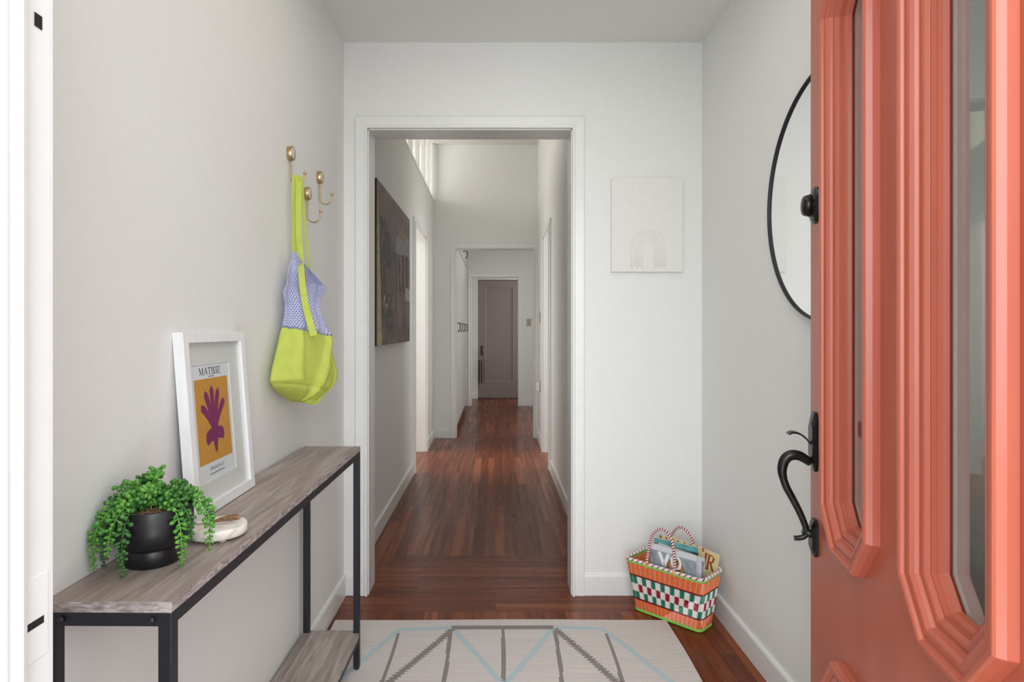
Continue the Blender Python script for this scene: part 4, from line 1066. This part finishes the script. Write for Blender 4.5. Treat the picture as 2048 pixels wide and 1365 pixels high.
def cov_blue(u, v):
    n_ = mnoise.noise(Vector((u*6, v*8, 3)))
    c = mixr(rgb(20, 76, 128), rgb(34, 110, 160), 0.5+n_)
    if u > 0.86 or v > 0.955: c = rgb(205, 210, 216)
    if u < 0.25: c = mixr(rgb(130, 140, 150), rgb(90, 104, 120), 0.5+n_)
    return c
def cov_grey(u, v):
    n_ = mnoise.noise(Vector((u*7, v*9, 6))); c = mixr(rgb(120, 112, 128), rgb(190, 186, 194), 0.5+n_)
    return rgb(216, 214, 218) if u < 0.05 or v > 0.95 else c
def cov_cream(u, v, sq=False):
    n_ = mnoise.noise(Vector((u*5, v*7, 8))); c = mixr(rgb(232, 222, 168), rgb(216, 196, 140), 0.5+n_)
    if v < 0.62: c = mixr(rgb(212, 190, 128), rgb(160, 140, 96), 0.5+n_)
    if sq and v > 0.94 and int(u*22) % 3 == 0: c = rgb(190, 110, 50)
    return c
def cov_green(u, v):
    n_ = mnoise.noise(Vector((u*5, v*7, 12)))
    return mixr(rgb(120, 190, 190), rgb(60, 70, 78), 0.3+0.5*n_ + (0.6 if v < 0.93 else 0))
m1 = mag('magazine with white letters on a silver blue cover, front of the basket', 0.034, -0.036, 0.200, 0.282, 0.006, 0.020, 0.10, 0.010, 0.0, cov_silver)
b = MB(); mtf = lambda x, z: (x, -0.0034, z)
letter(b, 'V', -0.064, 0.207, 0.050, 0.052, mtf, 0.20, 0.12, False); letter(b, 'O', -0.008, 0.207, 0.044, 0.052, mtf, 0.22, 0.08, False)
b.done('title_lettering', 'mag_white', m1, fix=False)
mag('magazine with a deep blue cover showing behind the front magazine', 0.036, -0.026, 0.200, 0.272, 0.006, 0.022, 0.07, 0.045, 0.0, cov_blue)
mag('magazine with a grey mauve cover, third in the basket', 0.034, -0.014, 0.200, 0.268, 0.006, 0.022, 0.03, 0.06, 0.0, cov_grey)
mag('teal and dark magazine poking up at the left of the basket', 0.026, -0.002, 0.195, 0.296, 0.006, 0.014, 0.0, -0.03, 0.0, cov_green)
mag('cream magazine standing just in front of the one with red letters', 0.014, 0.016, 0.200, 0.288, 0.005, 0.020, -0.06, 0.03, 0.0, lambda u, v: cov_cream(u, v, True))
m4 = mag('cream magazine with brick red letters at the back right of the basket', 0.030, 0.035, 0.210, 0.268, 0.006, 0.028, -0.12, 0.13, 0.0, cov_cream)
b = MB(); 
for ch, xo, wd in (('A', 0.018, 0.026), ('I', 0.046, 0.012), ('R', 0.060, 0.032)): letter(b, ch, xo, 0.196, wd, 0.060, mtf, 0.13, 0.05)
b.done('title_lettering', 'mag_red', m4, fix=False)

# ================================================================== FAR HALL
cabx = -0.425
cab = thing('linen_cabinet', 'tall white built-in cabinet with dark arched pulls along the left of the far hall', 'cabinet', (cabx, 6.92, 0))
b = MB(); b.box(-0.55, -0.021, 0, 2.69, 0.09, 2.435); b.box(-0.55, -0.06, 0, 2.69, 0.0, 0.09); b.done('body', 'trim', cab)
ed = [0.01, 0.68, 1.35, 2.02, 2.685]
hy = [0.24, 0.76, 1.42, 2.12]
def pull(parent, y, z, hgt=0.05):
    pts = [(0.0, y, z-hgt), (0.012, y, z-hgt*0.95), (0.024, y, z-hgt*0.5), (0.026, y, z), (0.024, y, z+hgt*0.5), (0.012, y, z+hgt*0.95), (0.0, y, z+hgt)]
    b = MB(); b.tube(catmull(pts, 3), 0.005, 8); b.sphere((0.001, y, z-hgt), 0.009, 8, 6); b.sphere((0.001, y, z+hgt), 0.009, 8, 6); b.done('pull', 'dark_bronze', parent)
for k in range(4):
    for z0_, z1_, hz in ((0.10, 2.10, 1.20), (2.13, 2.43, 2.26)):
        b = MB(); b.rbox(-0.02, 0.0, ed[k]+0.004, ed[k+1]-0.004, z0_, z1_, 0.002, 1)
        d_ = b.done('cabinet_door', 'trim', cab); pull(d_, hy[k], hz, 0.05)
# mauve door
dr = thing('door_2', 'closed mauve single panel door at the very end of the hall', 'door', (-0.287, YD+0.012, 0), kind='structure')
b = MB()
dw = 0.724
oz = [(0, 0.01), (dw, 0.01), (dw, 2.005), (0, 2.005)]; iz = [(0.128, 0.285), (0.588, 0.285), (0.588, 1.895), (0.128, 1.895)]
poly_shape('door_leaf', oz, [iz], -0.0, 0.020, 'mauve', dr, lambda a, z, h: (a, h, z))
b = MB(); b.ring(iz, [(0, 0.001), (0.010, 0.006), (0.012, 0.014)], lambda a, z, h: (a, h, z)); b.box(0.12, 0.596, 0.012, 0.019, 0.28, 1.90); b.done('door_panel', 'mauve', dr)
b = MB(); b.lathe([(0, 0), (0.026, 0), (0.026, -0.004), (0.012, -0.008), (0.012, -0.03), (0.026, -0.04), (0.026, -0.05), (0.015, -0.06), (0, -0.06)], 20, (0.062, 0, 0.81), 'Y'); b.done('door_knob', 'dark_bronze', dr)
b = MB(); b.rbox(0.042, 0.082, -0.003, 0.0, 0.73, 0.90, 0.001, 1); b.done('lock_plate', 'dark_bronze', dr)
# beaded tassel on the knob
ta = thing('beaded_tassel', 'dark and cream beaded tassel hanging from the knob of the mauve door', 'tassel', (-0.287+0.062, YD-0.036, 0.81))
b = MB(); lp = []
for k in range(23): lp.append((0.036*math.sin(k/22*2*PI), -0.006, -0.075+0.088*math.cos(k/22*2*PI)))
b.tube(lp, 0.002, 6, caps=False)
for k in range(22): 
    n0 = len(b.bm.faces); b.sphere(lp[k], 0.0085, 8, 6); b.bm.faces.ensure_lookup_table()
    for f_ in b.bm.faces[n0:]: f_.material_index = k % 2
b.done('bead_loop', ['bead_dark', 'bead_light'], ta)
for q, xx in enumerate((-0.050, -0.036, -0.022, -0.008, 0.006, 0.020, 0.034)):
    b = MB(); ln = 0.40+0.04*((q*7) % 3)
    for k in range(int(ln/0.013)): b.sphere((xx, -0.006-0.006*(q % 2), -0.155-k*0.013), 0.0068, 8, 5)
    b.done('bead_strand', 'bead_light' if q in (2, 5) else 'bead_dark', ta)
# switches
def switch(label, loc, rz, name='light_switch'):
    t = thing(name, label, 'light switch', loc, rz, )
    b = MB(); b.rbox(-0.036, 0.036, -0.006, -0.0005, -0.058, 0.058, 0.002, 2); b.done('plate', 'plate', t)
    b = MB(); b.rbox(-0.005, 0.005, -0.016, -0.004, -0.004, 0.012, 0.001, 1); b.done('toggle', 'plate', t); return t
switch('almond light switch beside the innermost doorway', ((1057.5-VX)*YC/F, YC, CH-(645.5-VY)*YC/F), 0)
switch('light switch on the right hall wall near the end doorway', (XH, 6.42, 1.30), -PI/2)
t = thing('plug_in_light', 'small white plug-in night light low on the right hall wall', 'night light', (XH, 6.40, 0.59))
b = MB(); b.rbox(-0.005, -0.0005, -0.035, 0.035, -0.058, 0.058, 0.002, 1); b.done('outlet_plate', 'plate', t)
b = MB(); b.rbox(-0.045, -0.005, -0.025, 0.025, -0.045, 0.045, 0.008, 3); b.done('housing', 'white_plastic', t)
